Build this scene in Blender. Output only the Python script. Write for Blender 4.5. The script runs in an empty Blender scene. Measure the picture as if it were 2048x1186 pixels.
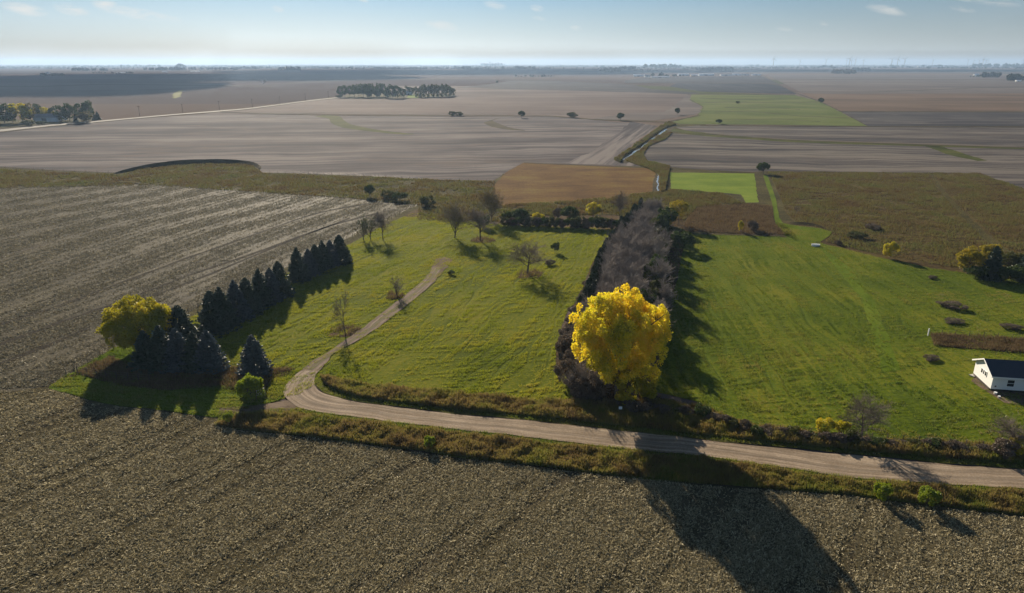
import bpy, bmesh, math, random
import numpy as np
from mathutils import Vector, noise as mnoise
from mathutils.geometry import tessellate_polygon

S = bpy.context.scene
COL = S.collection
R = math.radians
rng = np.random.default_rng(7)
random.seed(7)

# ------------------------------------------------------------------ camera
H = 55.0                      # drone height, metres
F = 1366.0                    # focal length in photo pixels (2048 wide)
HOR = 126.0
PITCH = math.atan((593 - HOR) / F)
cam_d = bpy.data.cameras.new('camera'); cam = bpy.data.objects.new('camera', cam_d); COL.objects.link(cam)
cam_d.sensor_width = 36; cam_d.lens = 36 * F / 2048
cam_d.clip_start = 0.5; cam_d.clip_end = 120000
cam.location = (0, 0, H); cam.rotation_euler = (math.pi / 2 - PITCH, 0, 0)
S.camera = cam
S.view_settings.view_transform = 'Standard'; S.view_settings.look = 'None'
S.view_settings.gamma = 1; S.view_settings.exposure = 0.95

# ------------------------------------------------------------------ sun and sky
SUN_AZ = R(-17.7)             # from +Y towards +X
SUN_EL = R(21.5)
sun_d = bpy.data.lights.new('sun', 'SUN'); sun = bpy.data.objects.new('sun', sun_d); COL.objects.link(sun)
sun_d.energy = 5.0; sun_d.angle = R(0.53); sun_d.color = (1.0, 0.865, 0.68)
sdir = Vector((math.sin(SUN_AZ) * math.cos(SUN_EL), math.cos(SUN_AZ) * math.cos(SUN_EL), math.sin(SUN_EL)))
sun.rotation_euler = (-sdir).to_track_quat('-Z', 'Y').to_euler()
sun.location = sdir * 100 + Vector((0, 0, 100))

S.world = bpy.data.worlds.new('World'); S.world.use_nodes = True

# ------------------------------------------------------------------ pixel helpers: a photo pixel -> a place on the ground
CP, SP = math.cos(PITCH), math.sin(PITCH)
def ray(px, py):
    xc = (px - 1024) / F; yc = -(py - 593) / F
    return np.array([xc, CP + yc * SP, -SP + yc * CP])
def g(px, py, z=0.0):
    d = ray(px, py); t = (z - H) / d[2]
    return np.array([d[0] * t, d[1] * t, z])
def at_dist(px, D, z):
    zc = D * CP + (H - z) * SP
    return np.array([(px - 1024) / F * zc, D, z])
def height_at(px, pyb, pyt):
    p = g(px, pyb)
    return H - p[1] * math.tan(PITCH + math.atan((pyt - 593) / F))
def width_at(px, pyb, wpx, h):
    p = g(px, pyb); return wpx / F * (p[1] * CP + (H - h * .5) * SP)

# ------------------------------------------------------------------ object helpers
def tag(o, label=None, cat=None, group=None, kind=None):
    if label: o['label'] = label
    if cat: o['category'] = cat
    if group: o['group'] = group
    if kind: o['kind'] = kind
    return o
def empty(name, loc, rz=0.0, scale=(1, 1, 1)):
    o = bpy.data.objects.new(name, None); COL.objects.link(o)
    o.empty_display_size = .5
    o.location = loc; o.rotation_euler = (0, 0, rz); o.scale = scale
    return o
def mesh_np(name, V, Fc, mat, smooth=False):
    """V (n,3) array, Fc (m,k) array of equal-sized faces (or list of such arrays)"""
    if not isinstance(Fc, list): Fc = [Fc]
    me = bpy.data.meshes.new(name)
    V = np.asarray(V, np.float32)
    me.vertices.add(len(V)); me.vertices.foreach_set('co', V.ravel())
    loops = np.concatenate([f.ravel() for f in Fc]).astype(np.int32)
    tot = np.concatenate([np.full(len(f), f.shape[1], np.int32) for f in Fc])
    st = np.concatenate([[0], np.cumsum(tot)[:-1]]).astype(np.int32)
    me.loops.add(len(loops)); me.loops.foreach_set('vertex_index', loops)
    me.polygons.add(len(tot)); me.polygons.foreach_set('loop_start', st); me.polygons.foreach_set('loop_total', tot)
    me.update(calc_edges=True); me.validate()
    if smooth: me.polygons.foreach_set('use_smooth', np.ones(len(tot), bool))
    if mat: me.materials.append(mat)
    return me
def obj(name, me, parent=None, loc=None):
    o = bpy.data.objects.new(name, me); COL.objects.link(o)
    if parent: o.parent = parent
    if loc is not None: o.location = loc
    return o
class MB:
    """collects boxes, tubes and polygons into one mesh"""
    def __init__(s): s.v = []; s.f = []
    def add(s, vs, fs):
        n = len(s.v); s.v += [tuple(map(float, v)) for v in vs]; s.f += [tuple(i + n for i in f) for f in fs]
    def box(s, x0, x1, y0, y1, z0, z1):
        s.add([(x0,y0,z0),(x1,y0,z0),(x1,y1,z0),(x0,y1,z0),(x0,y0,z1),(x1,y0,z1),(x1,y1,z1),(x0,y1,z1)],
              [(3,2,1,0),(4,5,6,7),(0,1,5,4),(1,2,6,5),(2,3,7,6),(3,0,4,7)])
    def tube(s, p, q, r0, r1, n=6, caps=True):
        p = Vector(p); q = Vector(q); d = (q - p).normalized()
        u = d.orthogonal().normalized(); w = d.cross(u)
        vs = []
        for c, r in ((p, r0), (q, r1)):
            for i in range(n):
                a = 2 * math.pi * i / n; vs.append(c + (u * math.cos(a) + w * math.sin(a)) * r)
        fs = [(i, (i + 1) % n, n + (i + 1) % n, n + i) for i in range(n)]
        if caps: fs += [tuple(range(n - 1, -1, -1)), tuple(range(n, 2 * n))]
        s.add(vs, fs)
    def mesh(s, name, mat, smooth=False):
        me = bpy.data.meshes.new(name); me.from_pydata(s.v, [], s.f); me.validate(); me.update()
        if smooth:
            for p in me.polygons: p.use_smooth = True
        if mat: me.materials.append(mat)
        return me
    def build(s, name, mat, parent=None, loc=None, smooth=False):
        return obj(name, s.mesh(name, mat, smooth), parent, loc)

# ------------------------------------------------------------------ material helpers
class NT:
    def __init__(s, tree): s.t = tree; s.n = tree.nodes; s.l = tree.links
    def new(s, t, **kw):
        n = s.n.new(t)
        for k, v in kw.items(): setattr(n, k, v)
        return n
    def put(s, n, **kw):
        for k, v in kw.items():
            k = k.replace('_', ' ')
            if hasattr(v, 'links') or isinstance(v, bpy.types.NodeSocket): s.l.new(v, n.inputs[k])
            else: n.inputs[k].default_value = v
    def math(s, op, a, b=None, c=None, clamp=False):
        n = s.new('ShaderNodeMath', operation=op, use_clamp=clamp)
        for i, v in enumerate((a, b, c)):
            if v is None: continue
            if isinstance(v, bpy.types.NodeSocket): s.l.new(v, n.inputs[i])
            else: n.inputs[i].default_value = v
        return n.outputs[0]
    def ramp(s, fac, stops, interp='LINEAR'):
        n = s.new('ShaderNodeValToRGB'); cr = n.color_ramp; cr.interpolation = interp
        while len(cr.elements) < len(stops): cr.elements.new(0.5)
        for e, (p, c) in zip(cr.elements, stops):
            e.position = p; e.color = (c[0], c[1], c[2], 1) if hasattr(c, '__len__') else (c, c, c, 1)
        s.l.new(fac, n.inputs[0]); return n.outputs[0]
    def mix(s, fac, a, b, blend='MIX'):
        n = s.new('ShaderNodeMix', data_type='RGBA', blend_type=blend)
        for i, v in ((0, fac), (6, a), (7, b)):
            if isinstance(v, bpy.types.NodeSocket): s.l.new(v, n.inputs[i])
            elif i == 0: n.inputs[0].default_value = v
            else: n.inputs[i].default_value = (v[0], v[1], v[2], 1)
        return n.outputs[2]
    def noise(s, vec, scale, detail=3, rough=.55, dist=0.0):
        n = s.new('ShaderNodeTexNoise'); s.l.new(vec, n.inputs['Vector'])
        n.inputs['Scale'].default_value = scale; n.inputs['Detail'].default_value = detail
        n.inputs['Roughness'].default_value = rough; n.inputs['Distortion'].default_value = dist
        return n.outputs['Fac']
    def mapping(s, vec, rot=0.0, scale=(1, 1, 1)):
        m = s.new('ShaderNodeMapping'); s.l.new(vec, m.inputs['Vector'])
        m.inputs['Rotation'].default_value = (0, 0, rot); m.inputs['Scale'].default_value = scale
        return m.outputs[0]
def new_mat(name):
    m = bpy.data.materials.new(name); m.use_nodes = True
    m.node_tree.nodes.clear(); nt = NT(m.node_tree)
    out = nt.new('ShaderNodeOutputMaterial'); return m, nt, out
def rot_scale(nt, pos, ang, along, across):
    """texture space with x along the rows (bearing ang from +Y to +X)"""
    a = nt.mapping(pos, rot=ang - math.pi / 2)       # rows now along x
    return nt.mapping(a, scale=(1 / along, 1 / across, 1))

def ground_mat(name, cols, ang=0.0, along=40, across=1.2, patch=25, fine=0.5, w=(.45, .35, .3), speck=None,
               bump=.6, bdist=.15, spec=.02, rough=.95, track=None, warp=0.0, ridges=None, stops=(.385, .5, .615)):
    m, nt, out = new_mat(name)
    pos = nt.new('ShaderNodeNewGeometry').outputs['Position']
    if warp:
        wn = nt.new('ShaderNodeTexNoise'); nt.l.new(pos, wn.inputs['Vector'])
        wn.inputs['Scale'].default_value = 1 / 45; wn.inputs['Detail'].default_value = 2
        sc = nt.new('ShaderNodeVectorMath', operation='MULTIPLY_ADD')
        nt.l.new(wn.outputs['Color'], sc.inputs[0]); sc.inputs[1].default_value = (warp, warp, 0)
        nt.l.new(pos, sc.inputs[2]); wpos = sc.outputs[0]
    else: wpos = pos
    rows = rot_scale(nt, wpos, ang, along, across)
    a = nt.noise(rows, 1.0, 4, .6)
    rows2 = rot_scale(nt, wpos, ang, along * 2.5, across * 6)
    a2 = nt.noise(rows2, 1.0, 3, .5)
    b = nt.noise(pos, 1 / patch, 4, .55)
    c = nt.noise(pos, 1 / fine, 3, .7)
    fac = nt.math('ADD', nt.math('MULTIPLY', a, w[0] * .5), nt.math('MULTIPLY', a2, w[0] * .5))
    fac = nt.math('ADD', fac, nt.math('MULTIPLY', b, w[1]))
    fac = nt.math('ADD', fac, nt.math('MULTIPLY', c, w[2]))
    fac = nt.math('DIVIDE', fac, sum(w))
    k = 0.5
    lo, mi, hi = stops
    col = nt.ramp(fac, [(lo + .02, cols[0]), (mi, cols[1]), (hi - .02, cols[2])])
    hgt = nt.math('ADD', nt.math('MULTIPLY', c, .7), nt.math('MULTIPLY', a, .6))
    if speck:
        sc_, th, amt, scol = speck
        sn = nt.noise(pos, 1 / sc_, 2, .6)
        # straw lies thicker along some of the rows
        sm = nt.math('ADD', sn, nt.math('MULTIPLY', nt.math('SUBTRACT', a2, .5), .25))
        sf = nt.math('MULTIPLY', nt.math('SUBTRACT', sm, th), 14.0, clamp=True)
        col = nt.mix(nt.math('MULTIPLY', sf, amt), col, scol)
        hgt = nt.math('ADD', hgt, nt.math('MULTIPLY', sf, .5))
    if track:     # faint wheel tracks / mower lines: sparse thin lines along the rows
        per, tcol, tamt = track
        r3 = rot_scale(nt, wpos, ang, 160, per)
        tn = nt.noise(r3, 1.0, 1, .3)
        tf = nt.math('SUBTRACT', 1.0, nt.math('MULTIPLY', nt.math('ABSOLUTE', nt.math('SUBTRACT', tn, .5)), 30.0, clamp=True), clamp=True)
        brk = nt.noise(rot_scale(nt, pos, ang, 22, 9), 1.0, 3, .6)
        tf = nt.math('MULTIPLY', tf, nt.math('MULTIPLY', nt.math('SUBTRACT', brk, .42), 6.0, clamp=True))
        col = nt.mix(nt.math('MULTIPLY', tf, tamt), col, tcol)
        hgt = nt.math('SUBTRACT', hgt, nt.math('MULTIPLY', tf, .8))
    if ridges:    # wind-rowed thatch, metre-scale relief
        rl, rw, ramt = ridges
        rn = nt.noise(rot_scale(nt, wpos, R(78), rl, rw), 1.0, 4, .65, .4)
        hgt = nt.math('ADD', hgt, nt.math('MULTIPLY', rn, ramt))
    bp = nt.new('ShaderNodeBump'); nt.put(bp, Strength=bump, Distance=bdist, Height=hgt)
    bs = nt.new('ShaderNodeBsdfPrincipled')
    nt.l.new(col, bs.inputs['Base Color']); nt.l.new(bp.outputs[0], bs.inputs['Normal'])
    bs.inputs['Roughness'].default_value = rough; bs.inputs['Specular IOR Level'].default_value = spec
    nt.l.new(bs.outputs[0], out.inputs[0])
    return m
def leaf_mat(name, cols, trans=.45, noise_scale=.35, wn=.6, gloss=.02):
    m, nt, out = new_mat(name)
    geo = nt.new('ShaderNodeNewGeometry'); pos = geo.outputs['Position']; isl = geo.outputs['Random Per Island']
    n = nt.noise(pos, noise_scale, 3, .6)
    f = nt.math('ADD', nt.math('MULTIPLY', isl, 1 - wn), nt.math('MULTIPLY', nt.math('ADD', nt.math('MULTIPLY', nt.math('SUBTRACT', n, .5), 2.2), .5), wn))
    st = [(.08 + .84 * i / (len(cols) - 1), c) for i, c in enumerate(cols)]
    col = nt.ramp(f, st)
    d = nt.new('ShaderNodeBsdfDiffuse'); t = nt.new('ShaderNodeBsdfTranslucent'); gl = nt.new('ShaderNodeBsdfGlossy')
    for x in (d, t): nt.l.new(col, x.inputs['Color'])
    gl.inputs['Roughness'].default_value = .45; gl.inputs['Color'].default_value = (1, 1, 1, 1)
    a = nt.new('ShaderNodeMixShader'); a.inputs[0].default_value = trans
    nt.l.new(d.outputs[0], a.inputs[1]); nt.l.new(t.outputs[0], a.inputs[2])
    b = nt.new('ShaderNodeMixShader'); b.inputs[0].default_value = gloss
    nt.l.new(a.outputs[0], b.inputs[1]); nt.l.new(gl.outputs[0], b.inputs[2])
    nt.l.new(b.outputs[0], out.inputs[0]); return m
def plain(name, c1, c2=None, scale=2.0, rough=.8, spec=.3, metallic=0.0, bump=0.0):
    m, nt, out = new_mat(name)
    bs = nt.new('ShaderNodeBsdfPrincipled'); bs.inputs['Roughness'].default_value = rough
    bs.inputs['Specular IOR Level'].default_value = spec; bs.inputs['Metallic'].default_value = metallic
    tc = nt.new('ShaderNodeTexCoord').outputs['Object']
    n = nt.noise(tc, scale, 4, .6)
    nt.l.new(nt.ramp(n, [(.35, c1), (.65, c2 or tuple(x * .8 for x in c1))]), bs.inputs['Base Color'])
    if bump:
        bp = nt.new('ShaderNodeBump'); nt.put(bp, Strength=bump, Distance=.02, Height=n); nt.l.new(bp.outputs[0], bs.inputs['Normal'])
    nt.l.new(bs.outputs[0], out.inputs[0]); return m

# ------------------------------------------------------------------ world: Nishita sky with a few thin clouds
w = NT(S.world.node_tree); w.n.clear()
wo = w.new('ShaderNodeOutputWorld'); bg = w.new('ShaderNodeBackground'); bg.inputs['Strength'].default_value = .06
sky = w.new('ShaderNodeTexSky', sky_type='NISHITA', sun_disc=False)
sky.sun_elevation = SUN_EL; sky.sun_rotation = SUN_AZ; sky.altitude = 300; sky.air_density = 1.0; sky.dust_density = .6; sky.ozone_density = 2.5
dirv = w.new('ShaderNodeTexCoord').outputs['Generated']
sep = w.new('ShaderNodeSeparateXYZ'); w.l.new(dirv, sep.inputs[0])
dx, dy, dz = sep.outputs
yy = w.math('MAXIMUM', dy, .05)
u = w.math('DIVIDE', dx, yy); v = w.math('DIVIDE', dz, yy)
comb = w.new('ShaderNodeCombineXYZ'); w.l.new(u, comb.inputs[0]); w.l.new(v, comb.inputs[1])
shear = w.new('ShaderNodeCombineXYZ'); w.l.new(w.math('MULTIPLY', w.math('ADD', u, w.math('MULTIPLY', v, 1.2)), 30.0), shear.inputs[0]); w.l.new(w.math('MULTIPLY', v, 120.0), shear.inputs[1])
wn = w.noise(shear.outputs[0], 1.0, 6, .68, .6)
cm = None
for (cx, cy, rw_, rh_, st_) in [(48,18,44,11,1), (143,19,34,11,.9), (210,10,26,13,1), (275,27,68,10,1), (345,38,20,5,.6), (556,18,12,6,.8), (884,51,32,9,.75),
                                (727,2,10,5,.9), (990,10,22,8,.6), (1074,16,14,6,.8), (1078,37,14,4,.6), (1152,56,12,5,.5), (1776,20,44,8,.65), (1568,57,18,5,.35), (1925,18,26,5,.5), (1980,1,60,7,.5), (1940,-2,80,6,.5),(1648,47,10,4,.4)]:
    d = ray(cx, cy); u0, v0 = d[0] / d[1], d[2] / d[1]
    e = w.math('SUBTRACT', 1.0, w.math('ADD', w.math('POWER', w.math('MULTIPLY', w.math('SUBTRACT', u, u0), F / rw_ / 1.06), 2.0),
               w.math('POWER', w.math('MULTIPLY', w.math('SUBTRACT', w.math('ADD', v, w.math('MULTIPLY', w.math('SUBTRACT', u, u0), .15)), v0), F / rh_ / 1.1), 2.0)))
    e = w.math('MULTIPLY', w.math('MAXIMUM', e, 0.0), st_)
    cm = e if cm is None else w.math('MAXIMUM', cm, e)
cf = w.math('MULTIPLY', w.math('MULTIPLY', cm, w.math('MULTIPLY', w.math('SUBTRACT', wn, .36), 4.0, clamp=True)), .8, clamp=True)
# high thin veil that streaks the blue
veil = w.noise(w.mapping(comb.outputs[0], rot=.25, scale=(3, 14, 1)), 1.0, 4, .55)
vf = w.math('MULTIPLY', w.math('MULTIPLY', w.math('SUBTRACT', veil, .45), 2.0, clamp=True), .14)
# measured evening gradient: cream at the horizon, blue above, brighter under the sun
K = .54 / .06
grad = w.ramp(w.math('MULTIPLY', dz, 1.0, clamp=True), [(0, (.70, .69, .62)), (.015, (.61, .65, .63)), (.04, (.47, .57, .61)), (.068, (.34, .50, .61)), (.092, (.22, .42, .62)), (.22, (.18, .33, .52)), (.6, (.11, .20, .35)), (1, (.09, .15, .29))])
sd = w.math('ADD', w.math('MULTIPLY', dx, math.sin(SUN_AZ)), w.math('MULTIPLY', dy, math.cos(SUN_AZ)))
glow = w.math('MULTIPLY', w.math('POWER', w.math('MAXIMUM', sd, 0.0), 5.0), 1.0)
gm = w.math('MULTIPLY_ADD', glow, .52, .60)
gv = w.new('ShaderNodeVectorMath', operation='SCALE'); w.l.new(grad, gv.inputs[0]); w.l.new(w.math('MULTIPLY', gm, K), gv.inputs['Scale'])
base = w.mix(.93, sky.outputs[0], gv.outputs[0])
skc = w.mix(vf, base, (6.0, 6.4, 6.8))
skc = w.mix(cf, skc, (7.0, 6.7, 6.2))
w.l.new(skc, bg.inputs[0]); w.l.new(bg.outputs[0], wo.inputs[0])

# ------------------------------------------------------------------ ground sheets
def ring_world(pts, z):
    return [g(x, y, z)[:2] for x, y in pts]
def jitter(poly, amp=.35, step=2.5):
    out = []
    n = len(poly)
    for i in range(n):
        a = np.array(poly[i]); b = np.array(poly[(i + 1) % n]); L = np.linalg.norm(b - a)
        dist = np.linalg.norm((a + b) / 2)
        st = max(step, dist / 90); k = max(1, min(80, int(L / st)))
        nrm = np.array([-(b - a)[1], (b - a)[0]]) / (L + 1e-9)
        for j in range(k):
            p = a + (b - a) * j / k
            am = amp * max(1, dist / 220)
            q = mnoise.noise(Vector((p[0] / 9, p[1] / 9, 3.3))) * 1.4 + mnoise.noise(Vector((p[0] / 2.2, p[1] / 2.2, 7.7))) * .8
            out.append(p + nrm * q * (am if 0 < j else 0))
    return out
def sheet(name, px_pts, z, mat, amp=.35, world=False):
    poly = px_pts if world else ring_world(px_pts, z)
    poly = jitter(poly, amp) if amp else poly
    v = [Vector((p[0], p[1], z)) for p in poly]
    tris = tessellate_polygon([v])
    me = bpy.data.meshes.new(name)
    tr = []
    for t in tris:
        a, b, c = (v[i] for i in t)
        tr.append(t if (b - a).cross(c - a).z > 0 else t[::-1])
    me.from_pydata([tuple(p) for p in v], [], tr); me.update(); me.materials.append(mat)
    o = obj(name, me); tag(o, kind='structure'); return o
def catmull(P, k):
    P = np.array(P, float); out = []
    for i in range(len(P) - 1):
        p0 = P[max(i - 1, 0)]; p1 = P[i]; p2 = P[i + 1]; p3 = P[min(i + 2, len(P) - 1)]
        for j in range(k):
            t = j / k
            out.append(.5 * ((2 * p1) + (-p0 + p2) * t + (2 * p0 - 5 * p1 + 4 * p2 - p3) * t * t + (-p0 + 3 * p1 - 3 * p2 + p3) * t ** 3))
    out.append(P[-1]); return np.array(out)
def ribbon(name, pairs, z, mat, k=6, amp=.2, nx=1):
    A = catmull([g(*a, z)[:2] for a, b in pairs], k); B = catmull([g(*b, z)[:2] for a, b in pairs], k)
    V = []; UV = []; L = 0
    for i in range(len(A)):
        if i: L += np.linalg.norm((A[i] + B[i]) / 2 - (A[i - 1] + B[i - 1]) / 2)
        wd = np.linalg.norm(B[i] - A[i]); d = (B[i] - A[i]) / (wd + 1e-9)
        ja = mnoise.noise(Vector((A[i][0] / 3, A[i][1] / 3, 1))) * amp; jb = mnoise.noise(Vector((B[i][0] / 3, B[i][1] / 3, 5))) * amp
        a = A[i] + d * ja; b = B[i] + d * jb
        V += [(a[0], a[1], z), (b[0], b[1], z)]; UV += [(0, L), (wd, L)]
    Fc = [(2 * i, 2 * i + 2, 2 * i + 3, 2 * i + 1) for i in range(len(A) - 1)]
    v0, v1, v2 = (Vector(V[j]) for j in Fc[0][:3])
    if (v1 - v0).cross(v2 - v0).z < 0: Fc = [f[::-1] for f in Fc]
    me = bpy.data.meshes.new(name); me.from_pydata(V, [], Fc); me.update()
    uvl = me.uv_layers.new(name='UVMap')
    for lp in me.loops: uvl.data[lp.index].uv = (UV[lp.vertex_index][0], UV[lp.vertex_index][1])
    me.materials.append(mat)
    o = obj(name, me); tag(o, kind='structure'); return o
def strip(name, pts, half, z, mat, amp=.3):
    up = [(x, y - half) for x, y in pts]; dn = [(x, y + half) for x, y in pts[::-1]]
    return sheet(name, up + dn, z, mat, amp)

# far patchwork of crop fields on the base ground
def patch_ground():
    m, nt, out = new_mat('farmland_ground')
    pos = nt.new('ShaderNodeNewGeometry').outputs['Position']
    wob = nt.new('ShaderNodeTexNoise'); nt.l.new(pos, wob.inputs['Vector']); wob.inputs['Scale'].default_value = 1 / 900
    add = nt.new('ShaderNodeVectorMath', operation='MULTIPLY_ADD'); nt.l.new(wob.outputs['Color'], add.inputs[0]); add.inputs[1].default_value = (160, 160, 0); nt.l.new(pos, add.inputs[2])
    cell = nt.mapping(add.outputs[0], rot=R(8), scale=(1 / 1300, 1 / 520, 0))
    fl = nt.new('ShaderNodeVectorMath', operation='FLOOR'); nt.l.new(cell, fl.inputs[0])
    wnn = nt.new('ShaderNodeTexWhiteNoise', noise_dimensions='3D'); nt.l.new(fl.outputs[0], wnn.inputs['Vector'])
    col = nt.ramp(wnn.outputs['Value'], [(0, (.10, .075, .065)), (.28, (.13, .10, .09)), (.5, (.06, .05, .052)), (.68, (.145, .11, .085)), (.86, (.11, .09, .08)), (.95, (.06, .075, .03))], 'CONSTANT')
    st = nt.noise(nt.mapping(pos, rot=R(8), scale=(1 / 300, 1 / 14, 1)), 1.0, 4, .6)
    col = nt.mix(nt.math('MULTIPLY', st, .5), col, (.17, .14, .12), 'MIX')
    bs = nt.new('ShaderNodeBsdfDiffuse'); nt.l.new(col, bs.inputs[0]); nt.l.new(bs.outputs[0], out.inputs[0]); return m
G_BASE = patch_ground()
me = bpy.data.meshes.new('ground')
gx = [-22000, -8000, -1500, -300, 0, 300, 1500, 8000, 22000]; gy = [-300, 0, 150, 400, 1200, 4000, 12000, 22000]
me.from_pydata([(x, y, 0) for y in gy for x in gx], [], [(j * 9 + i, j * 9 + i + 1, (j + 1) * 9 + i + 1, (j + 1) * 9 + i) for j in range(7) for i in range(8)])
me.materials.append(G_BASE); tag(obj('ground', me), kind='structure')

ROAD_B = math.atan2(*(g(1800, 945) - g(900, 840))[:2])      # bearing of the gravel road
FENCE_B = math.atan2(*(g(800, 425) - g(215, 700))[:2])      # bearing of the left field's rows
BELT_B = R(12)
M_CORN = ground_mat('corn_stubble', [(.038, .033, .02), (.068, .058, .037), (.105, .09, .058)], FENCE_B, 30, .9, 14, .35, (.5, .4, .5),
                    speck=(.42, .56, .75, (.2, .175, .115)), bump=.6, bdist=.12, spec=.012, rough=.7, track=(9, (.05, .04, .03), .7), warp=14)
M_CORNB = ground_mat('corn_stubble_near', [(.038, .033, .018), (.067, .057, .033), (.10, .086, .05)], R(35), 26, 1.3, 16, .35, (.55, .4, .5),
                    speck=(.40, .57, .75, (.12, .10, .06)), bump=.6, bdist=.12, spec=0.0, rough=1.0, track=(8, (.05, .04, .03), .5), warp=40)
M_SOY = ground_mat('soybean_stubble', [(.046, .040, .043), (.086, .074, .074), (.165, .144, .132)], R(83), 150, 6, 60, 1.5, (.9, .25, .1), stops=(.41,.5,.59),
                   bump=.5, bdist=.2, track=(60, (.11, .085, .07), .7), warp=25)
M_SOY2 = ground_mat('stubble_right', [(.038, .034, .034), (.076, .066, .061), (.150, .131, .110)], R(97), 150, 5, 60, 1.5, (.9, .2, .1), stops=(.41,.5,.59),
                    bump=.5, bdist=.2, track=(45, (.09, .075, .06), .6), warp=25)
M_PINK = ground_mat('bean_stubble_tan', [(.08, .061, .052), (.118, .089, .076), (.16, .125, .105)], R(85), 260, 16, 160, 4, (.6, .35, .1), bump=.2, warp=20)
M_ORNG = ground_mat('bean_stubble_warm', [(.085, .058, .04), (.12, .083, .056), (.155, .11, .077)], R(95), 260, 16, 160, 4, (.6, .35, .1), bump=.2, warp=20)
M_GREYF = ground_mat('dark_tilled_field', [(.035, .031, .032), (.05, .045, .046), (.085, .077, .07)], R(92), 260, 9, 100, 3, (.7, .3, .1), bump=.3, track=(40, (.16, .14, .12), .5))
M_TILL = ground_mat('black_tilled_field', [(.022, .024, .03), (.035, .036, .042), (.055, .055, .06)], R(8), 300, 20, 120, 4, (.7, .3, .1), bump=.3)
M_LTAN = ground_mat('pale_stubble', [(.085, .071, .065), (.115, .096, .086), (.16, .135, .115)], R(95), 400, 25, 160, 6, (.7, .3, .1), bump=.2, track=(150, (.10, .085, .07), .6), warp=60)
M_OLIVE = ground_mat('rough_grassland', [(.032, .027, .011), (.062, .053, .02), (.10, .086, .03)], R(80), 9, 2, 22, .9, (.35, .4, .45), bump=1.0, bdist=.5, warp=14, ridges=(6, 1.4, .9))
M_CRP = ground_mat('prairie_cover', [(.04, .026, .012), (.07, .05, .019), (.10, .08, .026)], R(100), 12, 1.6, 26, .9, (.35, .5, .5), bump=1.0, bdist=.5, warp=18, ridges=(6, 1.3, .8))
M_ORNGR = ground_mat('rust_grass', [(.07, .036, .011), (.115, .062, .017), (.15, .105, .025)], R(80), 24, 3, 20, 1.2, (.5, .4, .3), bump=.9, bdist=.4, warp=10, ridges=(6, 1.4, .7))
M_BROWN = ground_mat('brown_weeds', [(.04, .027, .014), (.075, .05, .026), (.115, .08, .04)], R(80), 5, 1.2, 12, .6, (.3, .4, .5), bump=1.0, bdist=.35, warp=6)
M_LITTER = ground_mat('windbreak_litter', [(.03, .024, .016), (.055, .042, .028), (.085, .065, .04)], R(12), 5, 2, 9, .5, (.3, .4, .5), bump=.8, bdist=.2)
M_P1 = ground_mat('mown_pasture', [(.055, .070, .004), (.10, .115, .006), (.16, .145, .012)], R(22), 34, 1.1, 22, .7, (.4, .5, .5), bump=.9, bdist=.14,
                  track=(5, (.05, .07, .01), .6), warp=26, ridges=(3.5, .8, 1.0))
M_P2 = ground_mat('mown_pasture_east', [(.040, .062, .005), (.080, .108, .007), (.15, .145, .014)], R(3), 34, 1.1, 26, .7, (.4, .5, .5), bump=.9, bdist=.14,
                  track=(5, (.045, .07, .01), .5), warp=22, ridges=(3.5, .8, .9))
M_LAWN = ground_mat('lush_grass', [(.055, .085, .005), (.085, .125, .008), (.12, .155, .014)], R(20), 12, 2, 12, .6, (.4, .4, .4), bump=.8, bdist=.2, ridges=(4, 1.0, .6))
M_BRIGHT = ground_mat('bright_green_crop', [(.085, .13, .012), (.12, .17, .016), (.16, .20, .025)], R(85), 20, 2.5, 20, 1, (.4, .5, .3), bump=.6, bdist=.2)
M_FGREEN = ground_mat('far_pasture', [(.065, .085, .02), (.095, .115, .026), (.125, .135, .042)], R(85), 70, 14, 70, 3, (.5, .5, .2), bump=.4, bdist=.4, warp=30)
M_DARKST = ground_mat('field_edge_grass', [(.035, .028, .016), (.06, .048, .025), (.09, .07, .035)], R(80), 10, 2, 12, 1, (.4, .4, .4), bump=.8, bdist=.3)
M_WAY = ground_mat('grassed_waterway', [(.03, .036, .006), (.052, .058, .010), (.08, .082, .016)], R(80), 10, 2, 20, 1, (.4, .5, .3), bump=.8, bdist=.3)
M_DIRT = ground_mat('bare_dirt', [(.07, .05, .036), (.12, .088, .062), (.19, .145, .105)], ROAD_B, 4, .5, 6, .3, (.4, .4, .3), bump=.8, bdist=.06)

L1 = lambda k: .02 + .02 * k
# ---- valley grassland under everything in the middle distance
sheet('valley_grassland', [(-160,322),(240,332),(520,320),(1050,350),(1250,330),(1335,246),(1400,228),(1420,262),(1330,300),(1560,342),(1600,480),(1380,480),(1245,470),(980,462),(835,445),(700,405),(300,376),(-160,382)], L1(0), M_OLIVE)
sheet('soybean_field', [(-160,272),(0,264),(200,243),(440,226),(640,231),(900,233),(1100,233),(1200,241),(1316,252),(1262,290),(1238,316),(1288,333),(1046,325),(1010,345),(990,361),(860,359),(750,352),(600,346),(522,345),(516,332),(500,323),(400,322),(340,325),(290,333),(240,346),(100,341),(-160,324)], L1(1), M_SOY)
sheet('corn_field', [(-190,378),(150,369),(300,369),(450,375),(600,389),(700,396),(780,401),(837,409),(800,425),(722,458),(702,473),(560,540),(400,612),(350,640),(215,704),(140,748),(96,772),(-90,800),(-220,810)], L1(1), M_CORN)
sheet('corn_field', [(-260,770),(96,772),(250,770),(420,790),(560,800),(600,830),(620,860),(620,872),(800,896),(1000,922),(1200,946),(1400,966),(1700,988),(1900,1012),(2048,1030),(2300,1062),(2500,1330),(-500,1330)], L1(0), M_CORNB)
sheet('field_margin', [(842,404),(862,430),(720,492),(560,572),(400,652),(215,722),(96,776),(140,735),(400,600),(560,530),(700,462)], .03, M_OLIVE)
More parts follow.
